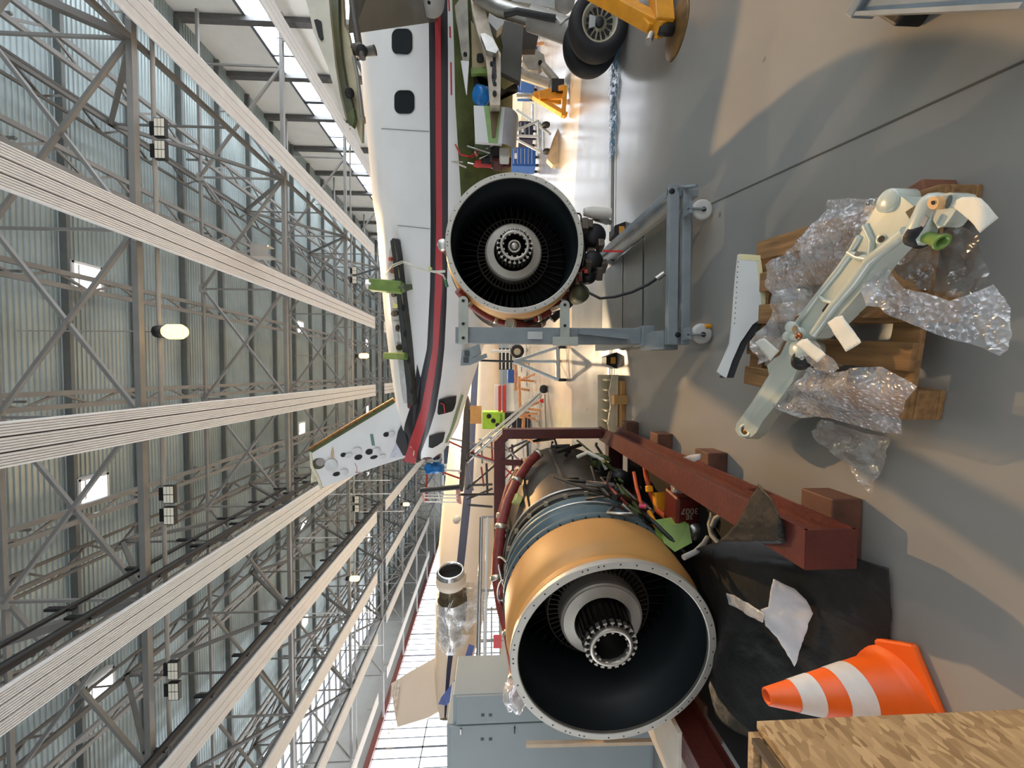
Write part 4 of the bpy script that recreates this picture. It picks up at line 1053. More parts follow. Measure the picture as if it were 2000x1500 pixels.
flp = slab([(925, 206), (986, 209), (980, 281), (928, 277)], 5.2, 0.05, 'flap', white, bevel=0.008)
m = MB(); m.grid(lambda u, v: at(985.5 - 6 * v, 209 + 72 * v, 5.2) + V((0, 0.24 * (1 - math.cos(u * PI / 2)), -0.2 * math.sin(u * PI / 2))), 10, 4)
m.build('flap_nose', M('flap_nose_grey', (176, 174, 176), 0.35), A)
slab([(945, 206.5), (979, 208), (972, 279), (954, 278)], 5.19, 0.01, 'flap_green_panel', M('light_green_primer', (136, 170, 104), 0.55))
slab([(956, 207), (976, 208), (967, 268), (961, 268)], 5.18, 0.01, 'flap_brown_panel', M('brown_core', (112, 90, 62), 0.6))
duct = at(940, 187, 5.35)
MB().grid(blob(duct, 0.14, 1, 0.7, 0.9, 12, 0.12), 22, 14).build('blue_duct_cover', M('blue_plastic_sheet', (24, 116, 190), 0.3), A)
for k, (x, y, d, s_, mt) in enumerate(((940, 295, 6.3, 0.2, darkgreen), (965, 300, 6.1, 0.16, dark), (985, 305, 6.0, 0.14, M('valve_white', (214, 214, 206), 0.4)), (972, 318, 6.1, 0.15, redox), (950, 315, 6.2, 0.14, dark), (935, 320, 6.2, 0.1, redm), (990, 318, 6.2, 0.13, redox), (928, 245, 6.3, 0.2, darkgreen))):
    MB().box(at(x, y, d - 0.5), (s_ * 1.2, s_, s_), 0.2 * k).build('hydraulic_unit', mt, A, bevel=0.02)
for k in range(9):
    r_ = random.Random(40 + k); x, y = r_.uniform(900, 990), r_.uniform(285, 330)
    MB().tube([at(x, y, 5.6), at(x + r_.uniform(-30, 30), y + r_.uniform(-15, 15), 5.5), at(x + r_.uniform(-40, 30), y + r_.uniform(-25, 20), 5.6)], 0.012, 6).build('hydraulic_pipe', [alum, redm, dark, lw][k % 4], A)
MB().tube([at(925, 322, 5.5), at(960, 325, 5.5)], 0.025, 8).build('red_bar', redm, A)
# ---- main gear
gy = 4.7
MB().tube([at(930, -12, gy + 0.25), at(975, 16, gy + 0.2), at(1040, 36, gy + 0.1), at(1060, 43, gy + 0.1)], [0.09, 0.09, 0.085, 0.085], 16).build('gear_strut', alum, A)
MB().tube([at(1035, 35, gy + 0.1), at(1128, 68, gy)], 0.13, 18).build('gear_cylinder', M('gear_grey', (170, 166, 158), 0.4, 0.2), A)
MB().tube([at(985, 28, gy - 0.05), at(1010, 22, gy - 0.1), at(1060, 32, gy - 0.1), at(1085, 36, gy - 0.1)], 0.035, 8).build('brake_line', dark, A)
MB().tube([at(1070, 20, gy), at(1095, 45, gy - 0.1), at(1118, 30, gy - 0.1)], 0.02, 8).build('brake_line', alum, A)
slab([(1000, -30), (1110, -30), (1106, 20), (1080, 16), (1030, 6), (1000, 2)], 5.3, 0.2, 'gear_beam', M('gear_beam_grey', (176, 176, 170), 0.4, 0.1), bevel=0.03)
MB().cyl(at(1103, 2, 5.05), at(1103, 2, 5.4), 0.13).build('torque_link', M('gear_grey', (170, 166, 158), 0.4, 0.2), A)
slab([(955, 0), (985, -5), (1000, 30), (970, 60), (952, 40)], 5.45, 0.12, 'side_brace', M('gear_beam_grey', (176, 176, 170), 0.4, 0.1), bevel=0.02)
tyre = M('tyre_black', (24, 24, 27), 0.65, 0, 0.15, 20)
rimm = M('wheel_rim_grey', (176, 170, 150), 0.4, 0.3, 0.1, 8)
wc, wc2 = at(1165, 53, 4.36), at(1149, 88, 4.69)
wc.z = wc2.z = 0.332
wax = (wc - wc2).normalized()
def gearwheel(c, R):
    w = MB().lathe([(R * 0.6, -0.11), (R * 0.66, -0.125), (R * 0.86, -0.12), (R * 0.96, -0.085), (R, -0.03), (R, 0.03), (R * 0.96, 0.085), (R * 0.86, 0.12), (R * 0.66, 0.125), (R * 0.6, 0.11)], 56, c, wax).build('tyre', tyre, A)
    m = MB().lathe([(0.0, 0.07), (R * 0.16, 0.07), (R * 0.17, 0.045), (R * 0.5, 0.06), (R * 0.53, 0.1), (R * 0.6, 0.115), (R * 0.62, 0.09)], 48, c, wax)
    m.build('wheel_rim', rimm, w)
    e1 = wax.cross(V((0, 0, 1))).normalized(); e2 = wax.cross(e1)
    for k in range(14):
        a = 2 * PI * k / 14
        dd = e1 * math.cos(a) + e2 * math.sin(a); tt = e1 * -math.sin(a) + e2 * math.cos(a)
        b0 = V(c) + wax * 0.066
        MB().prism([b0 + dd * R * 0.25 - tt * R * 0.03, b0 + dd * R * 0.44 - tt * R * 0.065, b0 + dd * R * 0.46 + tt * R * 0.0, b0 + dd * R * 0.44 + tt * R * 0.065, b0 + dd * R * 0.25 + tt * R * 0.03], wax * 0.005).build('rim_slot', darkpit, w)
    MB().cyl(V(c) + wax * 0.05, V(c) + wax * 0.1, R * 0.15).build('hub_cap', dark, w)
    hb = V(c) + wax * 0.085
    MB().prism([hb + e1 * R * 0.14 - e2 * R * 0.15, hb - e1 * R * 0.14 - e2 * R * 0.15, hb - e1 * R * 0.19 - e2 * R * 0.36, hb + e1 * R * 0.19 - e2 * R * 0.36], wax * 0.012).build('hub_label', M('pale_label', (176, 178, 176), 0.5), w)
gearwheel(wc, 0.33)
gearwheel(wc2, 0.33)
# far gear seen under the belly
castg = M('gear_casting_grey', (150, 146, 136), 0.4, 0.3, 0.15, 8)
MB().prism([at(x, y, 8.6) for x, y in [(1022, 96), (1040, 92), (1062, 106), (1066, 124), (1052, 138), (1032, 136), (1020, 118)]], (0, 0.15, 0)).build('far_gear_casting', castg, A, bevel=0.02)
MB().cyl(at(1055, 122, 8.55), at(1055, 122, 8.62), 0.045).build('casting_hole', darkpit, A)
MB().tube([at(1060, 128, 8.6), at(1086, 158, 8.5)], 0.08, 12).tube([at(1015, 145, 8.6), at(1074, 165, 8.5)], 0.1, 14).build('far_gear_strut', castg, A)
# ================================================================== SECOND AIRCRAFT (beige, blue stripe)
beige = M('beige_primer', (214, 196, 174), 0.45, 0, 0.05, 1)
B0, B1 = V((4.2, 30.0, 0)), V((-8.6, 13.6, 0))
BD = (B1 - B0).normalized(); BN = V((BD.y, -BD.x, 0)); 
if BN.y > 0: BN = -BN
BL = (B1 - B0).length
G = thing('airliner', 'beige airliner with dark blue stripe parked behind the red stand', 'aircraft', (-4, 19, 0))
bst = [(-9, 0.3, 2.6), (-7.5, 0.85, 2.45), (-5, 1.25, 2.4), (-3, 1.35, 2.4), (0, 1.35, 2.4), (BL * 0.78, 1.35, 2.4), (BL * 0.92, 1.15, 2.55), (BL * 1.02, 0.82, 2.7), (BL * 1.1, 0.5, 2.85), (BL * 1.14, 0.2, 2.9)]
def bint(s):
    for a, b in zip(bst, bst[1:]):
        if s <= b[0]:
            k = max(0, (s - a[0]) / (b[0] - a[0])); return a[1] + (b[1] - a[1]) * k, a[2] + (b[2] - a[2]) * k
    return bst[-1][1:]
def bpt(s, a, k=1.0):
    r, zc = bint(s); c = B0 + BD * s
    return V((c.x, c.y, zc)) + BN * math.sin(a) * r * k + V((0, 0, math.cos(a) * r * k))
angs = [0, 0.3, 0.6, 0.9, 1.15, 1.3, 1.34, 1.56, 1.6, 1.74, 2.0, 2.3, 2.6, 2.9] + [PI + PI * k / 10 for k in range(10)]
mb = MB(); NSB = 60; n = len(angs)
for i in range(NSB + 1):
    s = bst[0][0] + (bst[-1][0] - bst[0][0]) * i / NSB
    mb.v += [bpt(s, a) for a in angs]
for i in range(NSB):
    for k in range(n):
        m = 1 if k == 7 else (2 if k in (6, 8) and False else 0)
        if k == 6: m = 1
        mb.f.append([i * n + k, (i + 1) * n + k, (i + 1) * n + (k + 1) % n, i * n + (k + 1) % n]); mb.mi.append(m); mb.sm.append(True)
mb.build('fuselage', [beige, navy, white], G)
for k in range(7):
    s = 4 + k * 2.3
    q = bpt(s, 1.18, 1.004); 
    nrm = (q - bpt(s, 1.18, 0.5)).normalized()
    MB().lathe([(0, 0.012), (0.15, 0.012), (0.17, 0)], 20, q - nrm * 0.005, nrm).build('window_cover', M('grey_disc', (150, 148, 142), 0.5), G)
for k in range(2):
    q = bpt(-1.2 + k * 0.5, 1.95, 1.004); nrm = (q - bpt(-1.2 + k * 0.5, 1.95, 0.5)).normalized()
    MB().lathe([(0, 0.012), (0.1, 0.012), (0.11, 0)], 18, q - nrm * 0.005, nrm).build('port_disc', M('grey_disc', (150, 148, 142), 0.5), G)
# nacelle wrapped in film
na, nb = at(880, 1112, 10.5), at(886, 1250, 10.9)
nd_ = (nb - na).normalized(); L = (nb - na).length
chrome = M('polished_lip', (206, 204, 204), 0.12, 1.0, 0.05, 8)
nc = MB().lathe([(0.31, 0.3), (0.3, 0.06), (0.33, 0.0), (0.37, 0.03), (0.4, 0.12)], 40, na, nd_).build('nacelle_lip', chrome, G)
MB().lathe([(0.4, 0.12), (0.43, 0.25), (0.42, 0.42), (0.36, 0.44)], 40, na, nd_).build('nacelle_cowl', beige, G)
MB().lathe([(0.0, 0.35), (0.31, 0.3)], 30, na, nd_).build('nacelle_inlet', darkpit, G)
MB().lathe([(0.34, 0.42), (0.35, 0.8), (0.4, 0.84), (0.4, 0.95), (0.37, 1.0), (0.38, L - 0.4), (0.34, L - 0.05), (0.2, L)], 36, na, nd_).build('engine_core', M('bronze_core', (112, 100, 80), 0.35, 0.7, 0.3, 6), G)
e1 = nd_.cross(V((0, 0, 1))).normalized(); e2 = nd_.cross(e1)
for k in range(10):
    r_ = random.Random(70 + k); a = r_.uniform(0.3, 3.6); y0_ = r_.uniform(0.5, 0.9)
    pts = [na + nd_ * (y0_ + q * 0.12) + (e1 * math.cos(a + 0.12 * q) + e2 * math.sin(a + 0.12 * q)) * 0.41 for q in range(6)]
    MB().tube(pts, 0.014, 6).build('engine_pipe', [dark, alum, core][k % 3], G)
pylon = [at(905, 1150, 11.4), at(905, 1240, 10.3), at(925, 1240, 10.9), at(925, 1150, 11.9)]
MB().prism(pylon, (0, 0.1, 0.1)).build('pylon', beige, G)
wrapm = PLASTIC('stretch_film', (228, 228, 226), 0.32, 0.9, 7, 0.15)
m = MB()
def wf(u, v):
    a = 2 * PI * v; y = 0.85 + u * (L - 0.8)
    k = 0.45 + 0.02 * math.sin(9 * a + 7 * u) + 0.02 * math.sin(17 * u + 3 * a)
    c = na + nd_ * y
    dz = e1 * math.cos(a) + e2 * math.sin(a)
    p = c + dz * k
    if dz.z < -0.1: p.z -= 0.55 * (-dz.z - 0.1) * math.sin(PI * min(1, u + 0.2)); p += V((0.12, 0.1, 0)) * (-dz.z)
    return p
m.grid(wf, 26, 44)
o = m.build('stretch_film', wrapm, None, o=na.lerp(nb, 0.5) - V((0, 0, 0.5)))
tag(o, 'clear stretch film wrapped around the engine of the beige aircraft', 'film')
# fin draped with a sheet
bpl = V((B1.x - 0.8, B1.y - 0.9, 0))
def bfin(x, y): return atplane(x, y, bpl, BN)
MB().prism([bfin(x, y) for x, y in [(893, 1255), (872, 1270), (840, 1290), (800, 1312), (764, 1335), (768, 1375), (776, 1420), (835, 1402), (866, 1384), (884, 1345), (897, 1325), (925, 1300), (925, 1270)]], BN * -0.16).build('fin', beige, G, bevel=0.03)
MB().prism([atplane(x, y, bpl + BN * 0.86, BN) for x, y in [(916, 1258), (903, 1300), (886, 1332), (862, 1362), (856, 1376), (870, 1378), (886, 1366), (903, 1335), (917, 1296), (927, 1262)]], BN * 0.02).build('fin_stripe', M('fin_blue', (62, 84, 150), 0.4, 0, 0.25, 3), G)
sheet = PLASTIC('dust_sheet', (226, 214, 202), 0.62, 0.5, 3, 0.35)
m = MB()
def sf(u, v):
    x = 748 + 24 * v + 18 * u * math.sin(3 * v); y = 1338 + 170 * u
    q = bfin(765 - 14 * u + 18 * v - 40 * v * u * 0.2, y + 6 * math.sin(7 * v))
    return q + BN * (0.12 + 0.06 * math.sin(9 * v + 3 * u))
m.grid(sf, 20, 12)
o = m.build('dust_sheet', sheet, None, o=bfin(760, 1400))
tag(o, 'translucent pale dust sheet hanging off the tip of the beige tail fin', 'sheet')

# ================================================================== FOREGROUND THINGS
# cone
cb_ = atz(1752, 1350, 0); cb_ = V((cb_.x, cb_.y, 0))
K = thing('traffic_cone', 'orange traffic cone with two white bands beside the plywood crate', 'cone', cb_, 0.5)
orange = M('cone_orange', (236, 98, 22), 0.45, 0, 0.08, 8)
CH = 0.5
def cr_(z): return 0.122 - (0.122 - 0.028) * (z - 0.03) / (CH - 0.03)
m = MB()
m.box((0, 0, 0.014), (0.34, 0.34, 0.024)); m.build('base', orange, K, local=True, bevel=0.011)
MB().lathe([(0.15, 0.024), (0.142, 0.034), (0.128, 0.042), (cr_(0.06), 0.06), (cr_(CH), CH), (0.022, CH + 0.004), (0.02, CH - 0.03), (0.0, CH - 0.05)], 48, (0, 0, 0), (0, 0, 1)).build('body', orange, K, local=True)
rb = M('reflective_white', (226, 222, 216), 0.4, 0, 0.04, 30)
for a, b in ((0.325, 0.405), (0.165, 0.25)):
    MB().lathe([(cr_(a) + 0.0015, a), (cr_(b) + 0.0015, b)], 48, (0, 0, 0), (0, 0, 1)).build('reflective_band', rb, K, local=True)
# plywood crate
osb = M('osb_board', (196, 156, 104), 0.7, 0, 0.1, 4)
nt = osb.node_tree; pb = nt.nodes['Principled BSDF']; tcn = [n_ for n_ in nt.nodes if n_.type == 'TEX_COORD'][0]
v1 = nt.nodes.new('ShaderNodeTexVoronoi'); v1.inputs['Scale'].default_value = 80
mp = nt.nodes.new('ShaderNodeMapping'); mp.inputs['Rotation'].default_value = (0.6, 0.3, 0.5); mp.inputs['Scale'].default_value = (1, 0.5, 1)
nt.links.new(tcn.outputs['Object'], mp.inputs[0]); nt.links.new(mp.outputs[0], v1.inputs['Vector'])
rp = nt.nodes.new('ShaderNodeValToRGB')
rp.color_ramp.elements[0].color = lin((140, 108, 70)); rp.color_ramp.elements[1].color = lin((196, 162, 116))
sp = nt.nodes.new('ShaderNodeSeparateColor'); nt.links.new(v1.outputs['Color'], sp.inputs[0]); nt.links.new(sp.outputs[0], rp.inputs['Fac'])
nt.links.new(rp.outputs['Color'], pb.inputs['Base Color'])
ZT_ = 0.905
X1, Y1 = atz(1462, 1409, ZT_).x, atz(1462, 1409, ZT_).y
OB = thing('plywood_crate', 'open-edged chipboard crate close to the viewer beside the traffic cone', 'crate', (-1.2, 0.5, 0))
MB().box((X1 - 0.009, Y1 - 0.4, ZT_ / 2 - 0.01), (0.018, 0.8, ZT_ - 0.02)).build('side_panel', osb, OB)
MB().box((X1 - 0.36, Y1 - 0.009, ZT_ / 2), (0.67, 0.018, ZT_)).build('end_panel', osb, OB)
MB().box((X1 - 0.36, Y1 - 0.4, ZT_ - 0.02), (0.66, 0.74, 0.018)).build('lid', osb, OB)
MB().box((X1 - 0.71, Y1 - 0.4, ZT_ / 2 - 0.01), (0.018, 0.8, ZT_ - 0.02)).build('side_panel', osb, OB)
MB().box((X1 - 0.026, Y1 - 0.4, ZT_ - 0.004), (0.012, 0.76, 0.02)).build('edge_batten', M('dark_batten', (84, 66, 44), 0.7), OB)
# pallet
pc, prz = V((0.26, 1.57, 0)), -0.12
PL = thing('pallet', 'wooden pallet under the bubble-wrapped landing gear leg', 'pallet', pc, prz)
PW, PD = 0.74, 0.82
for k, x in enumerate((-0.32, -0.16, 0.0, 0.16, 0.32)):
    MB().box((x, 0, 0.133), (0.095, PD, 0.02)).build('deck_board', wood, PL, local=True, bevel=0.004)
for y in (-PD / 2 + 0.05, 0, PD / 2 - 0.05):
    MB().box((0, y, 0.112), (PW, 0.095, 0.02)).build('stringer_board', wood, PL, local=True, bevel=0.004)
    for x in (-0.32, 0, 0.32): MB().box((x, y, 0.061), (0.1, 0.1, 0.08)).build('block', wood, PL, local=True, bevel=0.006)
for x in (-0.32, 0, 0.32): MB().box((x, 0, 0.011), (0.1, PD, 0.02)).build('base_board', wood, PL, local=True, bevel=0.004)
bk = atz(1862, 392, 0.0)
o = MB().box((bk.x, bk.y + 0.06, 0.06), (0.1, 0.16, 0.12), 0.2).build('wood_block', M('red_brown_wood', (122, 78, 56), 0.7, 0, 0.3, 9), None, o=(bk.x, bk.y, 0), bevel=0.005)
tag(o, 'reddish brown wooden block under the lug end of the gear leg', 'block')
# landing gear leg lying on the pallet
legm = M('gear_leg_grey_green', (190, 198, 188), 0.26, 0.05, 0.04, 5, 0, 40, 0.6, 0.3)
def hz(x, y):                            # height of the leg's upper face along its length
    t = max(0, min(1, ((x - 1450) * 0.66 + (840 - y) * 0.75) / 620))
    return 0.20 + 0.20 * t
LG = thing('landing_gear_leg', 'pale grey-green landing gear leg lying across the wooden pallet', 'gear leg', (0.1, 1.5, 0.15))
def plate(o, name, mat, th, dz=0.0, bevel=0.008, parent=None, zf=hz):
    mb = MB(); mb.prism([atz(x, y, zf(x, y) + dz) for x, y in o], (0, 0, -th)); return mb.build(name, mat, parent or LG, bevel=bevel)
arm = [(1438, 828), (1469, 785), (1500, 735), (1526, 689), (1540, 660), (1556, 650), (1572, 660), (1574, 690), (1560, 712), (1548, 745), (1512, 795), (1490, 822), (1477, 845), (1468, 853), (1455, 857), (1442, 850), (1436, 840)]
plate(arm, 'lower_arm', legm, 0.06, -0.01, 0.014)
for (x, y) in ((1456, 841),):
    c = atz(x, y, hz(x, y) - 0.008)
    MB().lathe([(0.022, 0.0), (0.022, 0.008), (0.034, 0.008), (0.038, 0.0), (0.038, -0.08)], 30, c, (0.15, -0.3, 1)).build('eye_ring', legm, LG)
    MB().lathe([(0, 0.002), (0.022, 0.003), (0.023, 0.0)], 24, c, (0.15, -0.3, 1)).build('eye_bushing', M('bronze_bush', (150, 104, 50), 0.35, 0.8), LG)
body = [(1543, 643), (1562, 616), (1590, 582), (1612, 555), (1635, 528), (1659, 495), (1675, 465), (1694, 432), (1713, 399), (1737, 378), (1761, 384), (1794, 411), (1785, 440), (1760, 462), (1734, 490), (1715, 512), (1698, 535), (1680, 570), (1662, 592), (1644, 612), (1617, 640), (1590, 660), (1566, 666), (1550, 660)]
plate(body, 'main_casting', legm, 0.065, 0.0, 0.022)
_c = atz(1738, 392, hz(1738, 392)); MB().cyl(_c + V((0, 0, -0.06)), _c + V((0, 0, 0.012)), 0.032, 28).build('casting_boss', legm, LG)
# raised ribs of the casting
def ribp(path, r, dz): MB().tube([atz(x, y, hz(x, y) + dz) for x, y in path], r, 10).build('casting_rib', legm, LG)
ribp([(1590, 652), (1629, 597), (1668, 552), (1699, 508), (1735, 480), (1770, 452)], 0.016, 0.008)
ribp([(1551, 640), (1594, 582), (1639, 526), (1663, 492), (1680, 462)], 0.011, 0.002)
ribp([(1602, 578), (1612, 588), (1634, 592)], 0.008, 0.002)
ribp([(1660, 492), (1676, 502), (1699, 506)], 0.012, 0.002)
ribp([(1690, 440), (1704, 470), (1700, 506)], 0.01, 0.004)
pocket = plate([(1605, 607), (1617, 590), (1625, 598), (1613, 618)], 'casting_window', darkpit, 0.006, 0.004, 0.0)
plate([(1612, 611), (1619, 599), (1623, 603), (1616, 615)], 'window_insert', chrome, 0.004, 0.006, 0.0)
for (x, y, r) in ((1722, 467, 0.010), (1676, 531, 0.005)): 
    c = atz(x, y, hz(x, y) + 0.004); MB().lathe([(0, 0.0), (r, 0.0)], 16, c, (0, 0, 1)).lathe([(r, 0), (r * 1.4, 0.004), (r * 1.6, -0.01)], 16, c, (0, 0, 1), m=1).build('bolt_hole', [darkpit, legm], LG)
plate([(1664, 502), (1674, 490), (1680, 494), (1672, 508)], 'shackle', chrome, 0.02, 0.014, 0.003)
plate([(1590, 632), (1606, 612), (1614, 622), (1600, 642)], 'paper_label', M('beige_label', (206, 200, 170), 0.5), 0.002, 0.005, 0.0)
# knuckle between the arm and the casting
for (x, y, r, h, mt) in ((1553, 644, 0.022, 0.05, legm), (1562, 658, 0.028, 0.045, legm), (1568, 686, 0.04, 0.05, legm), (1540, 662, 0.02, 0.03, legm)):
    c = atz(x, y, hz(x, y)); MB().cyl(c + V((0, 0, -0.06)), c + V((0.012, -0.01, h * 0.7)), r, 20).build('knuckle_boss', mt, LG)
c = atz(1560, 656, hz(1560, 656) + 0.035); MB().grid(blob(c, 0.014, 1, 1, 0.8, 1, 0.0), 14, 10).build('copper_nut', M('copper_bolt', (176, 110, 70), 0.25, 0.9), LG)
c = atz(1553, 643, hz(1553, 643) + 0.036); MB().lathe([(0.0, 0), (0.015, 0.001)], 16, c, (0, 0, 1)).build('boss_bore', M('bush_brown', (130, 110, 90), 0.4, 0.5), LG)
c = atz(1566, 700, hz(1566, 700) + 0.02); 
k_ = MB().lathe([(0.012, 0.012), (0.03, 0.012), (0.034, 0.0), (0.034, -0.05)], 24, c, (0.3, -0.8, 0.6)).build('pivot_end', dark, LG)
MB().lathe([(0.0, 0.02), (0.01, 0.02), (0.012, 0.0)], 16, c, (0.3, -0.8, 0.6)).build('pivot_bolt', alum, k_)
plate([(1498, 714), (1512, 700), (1530, 690), (1534, 702), (1512, 730), (1502, 732)], 'side_link', legm, 0.03, -0.04, 0.005)
# upper lug with its bushes
hl = lambda x, y: 0.44
lugo = [(1779, 452), (1790, 425), (1803, 402), (1815, 385), (1823, 380), (1832, 382), (1840, 377), (1855, 376), (1868, 379), (1876, 388), (1872, 402), (1858, 424), (1846, 444), (1830, 462), (1809, 476), (1795, 476), (1784, 466)]
plate([(1826, 392), (1838, 380), (1855, 376), (1868, 379), (1876, 388), (1872, 402), (1858, 424), (1846, 440), (1832, 446), (1822, 430)], 'upper_lug', legm, 0.045, 0.0, 0.014, zf=hl)
_a, _b = atz(1797, 455, 0.425), atz(1822, 397, 0.425)
MB().lathe([(0, -0.03), (0.02, -0.028), (0.03, -0.015), (0.031, 0.0), (0.028, (_b - _a).length), (0.026, (_b - _a).length + 0.012), (0.016, (_b - _a).length + 0.022), (0, (_b - _a).length + 0.024)], 28, _a, _b - _a).build('lug_barrel', legm, LG)
plate([(1768, 414), (1786, 402), (1800, 400), (1806, 408), (1792, 428), (1778, 430)], 'dark_gap', dark, 0.02, 0.003, 0.004)
plate(ell(1822, 396, 11, 13, 0.3), 'tan_bush', M('tan_bush', (214, 168, 116), 0.5), 0.03, 0.02, 0.003, zf=hl)
plate(ell(1821, 396, 3, 4), 'bush_hole', darkpit, 0.004, 0.023, 0.0, zf=hl)
plate(ell(1852, 394, 5, 14, 0.35), 'lug_slot', M('slot_grey', (96, 98, 94), 0.5), 0.006, 0.002, 0.0, zf=hl)
plate(ell(1872, 400, 5, 4), 'tie_hole', dark, 0.004, 0.004, 0.0, zf=hl)
plate([(1796, 438), (1806, 420), (1813, 425), (1803, 444)], 'bright_flat', chrome, 0.004, 0.018, 0.0, zf=hl)
a, b = atz(1806, 462, 0.43), atz(1838, 472, 0.435)
MB().lathe([(0.03, -0.025), (0.03, 0.0), (0.016, 0.003)], 28, a, b - a).build('lug_seal', black, LG)
L_ = (b - a).length
MB().lathe([(0.014, 0.0), (0.014, L_), (0.019, L_), (0.019, L_ + 0.004), (0.012, L_ + 0.004), (0.012, 0.01)], 28, a, b - a).build('green_bush', M('green_bushing', (128, 160, 84), 0.35, 0.3), LG)
a, b = atz(1700, 402, 0.36), atz(1706, 388, 0.36)
MB().cyl(a, b, 0.012).build('bright_pin', chrome, LG)
# support cradle under the leg
o = MB().box(atz(1700, 530, 0.2) + V((0, 0, -0.02)), (0.3, 0.12, 0.11), 0.4).build('support_block', wood, None, o=atz(1700, 530, 0.145), bevel=0.005)
tag(o, 'wooden support block between the pallet and the gear leg', 'block')
# tags
pap = M('tag_paper', (222, 220, 208), 0.6, 0, 0.03, 10)
def tagcard(o, z, label, seed):
    ob = cloth(o, 'paper_tag', pap, label, 'tag', z, seed, 0.012, 6, cuts=3, solid=0.0008)
    x, y = o[0]
    return ob
tagcard([(1860, 403), (1868, 390), (1878, 385), (1898, 384), (1914, 387), (1930, 402), (1950, 426), (1932, 440), (1914, 455), (1902, 440), (1886, 426)], lambda x, y: 0.44 + 0.02 * math.sin((x - 1860) / 30), 'large white paper tag curling from the upper lug of the gear leg', 11)
tagcard([(1617, 630), (1632, 619), (1647, 616), (1668, 643), (1687, 669), (1672, 678), (1656, 687), (1636, 658)], lambda x, y: 0.33, 'white paper tag hanging beside the middle of the gear leg', 12)
tagcard([(1554, 672), (1564, 663), (1575, 661), (1594, 678), (1612, 693), (1604, 700), (1594, 708), (1574, 690)], lambda x, y: 0.345, 'white paper tag on the knuckle of the gear leg', 13)
tagcard([(1474, 669), (1484, 663), (1495, 660), (1508, 673), (1521, 685), (1512, 695), (1504, 705), (1490, 688)], lambda x, y: 0.28, 'small white paper tag between the fairing panel and the gear leg', 14)
# bubble wrap
bub = PLASTIC('bubble_wrap', (236, 234, 238), 0.36, 0.55, 60, 0.14, True)
bub2 = PLASTIC('clear_poly_sheet', (232, 228, 226), 0.3, 0.8, 26, 0.12)
def wrapo(pts, ox, oy, s): return [(ox + s * x, oy + s * y) for x, y in pts]
cloth(wrapo([(760, 100), (920, 90), (1090, 100), (1240, 80), (1380, 60), (1300, 110), (1150, 160), (1050, 220), (980, 350), (900, 450), (800, 580), (700, 720), (620, 720), (500, 760), (420, 720), (380, 600), (360, 520), (480, 450), (620, 380), (720, 330), (720, 220)], 1380, 360, .3), 'bubble_wrap', bub, 'crumpled bubble wrap behind the gear leg on its far side', 'bubble wrap', lambda x, y: 0.2 + 0.1 * (x - 1490) / 300, 21, 0.045, 5, cuts=5, solid=0)
cloth(wrapo([(1060, 600), (1120, 520), (1180, 500), (1240, 580), (1300, 680), (1500, 730), (1600, 760), (1760, 700), (1880, 650), (1985, 790), (1980, 1080), (1930, 1120), (1750, 1060), (1560, 1010), (1380, 930), (1230, 860), (1150, 800), (1050, 790)], 1380, 360, .3), 'bubble_wrap', bub, 'bubble wrap sheet hanging off the near side of the pallet under the lug', 'bubble wrap', lambda x, y: 0.3 - 0.16 * max(0, (x - 1700)) / 290, 22, 0.045, 5, cuts=5, solid=0)
cloth(wrapo([(1180, 480), (1340, 380), (1500, 330), (1640, 260), (1730, 330), (1780, 480), (1800, 640), (1640, 740), (1480, 720), (1300, 670), (1230, 580)], 1380, 360, .3), 'poly_sheet', PLASTIC('brown_film', (128, 116, 104), 0.4, 0.6, 20), 'thin cloudy film drooping under the upper lug of the gear leg', 'film', lambda x, y: 0.16, 26, 0.05, 6, cuts=4, solid=0)
cloth(wrapo([(590, 220), (700, 262), (800, 250), (960, 225), (1120, 220), (1220, 280), (1310, 350), (1250, 440), (1180, 540), (1170, 660), (1040, 640), (900, 600), (780, 560), (650, 545), (540, 555), (440, 510), (370, 480), (450, 360), (540, 290)], 1400, 650, .3), 'bubble_wrap', bub, 'shiny bubble wrap sheet over the left edge of the pallet', 'bubble wrap', lambda x, y: 0.24 - 0.1 * max(0, (y - 760)) / 90, 23, 0.04, 6, cuts=5, solid=0)
cloth(wrapo([(660, 560), (800, 600), (950, 650), (1120, 690), (1100, 780), (1090, 830), (1060, 910), (1030, 990), (1010, 1080), (985, 1040), (960, 980), (900, 930), (800, 810), (740, 760), (690, 720), (630, 640)], 1400, 650, .3), 'bubble_wrap', bub2, 'pointed scrap of clear bubble wrap lying on the bare floor', 'bubble wrap', lambda x, y: 0.02 + 0.06 * max(0, (860 - y)) / 40, 24, 0.03, 12, cuts=5, solid=0)
cloth(wrapo([(320, 1000), (400, 860), (430, 740), (520, 680), (640, 680), (700, 740), (580, 900), (520, 960), (470, 1060), (400, 1130), (330, 1180)], 1380, 360, .3), 'poly_sheet', bub2, 'clear poly sheet bunched between the fairing panel and the gear leg', 'film', lambda x, y: 0.22, 25, 0.05, 8, cuts=4, solid=0)
cloth(wrapo([(600, 1020), (700, 1000), (760, 1060), (830, 1130), (870, 1200), (800, 1230), (700, 1200), (650, 1160)], 1380, 360, .3), 'poly_sheet', bub2, 'clear poly scrap around the knuckle of the gear leg', 'film', lambda x, y: 0.29, 29, 0.04, 8, cuts=4, solid=0)
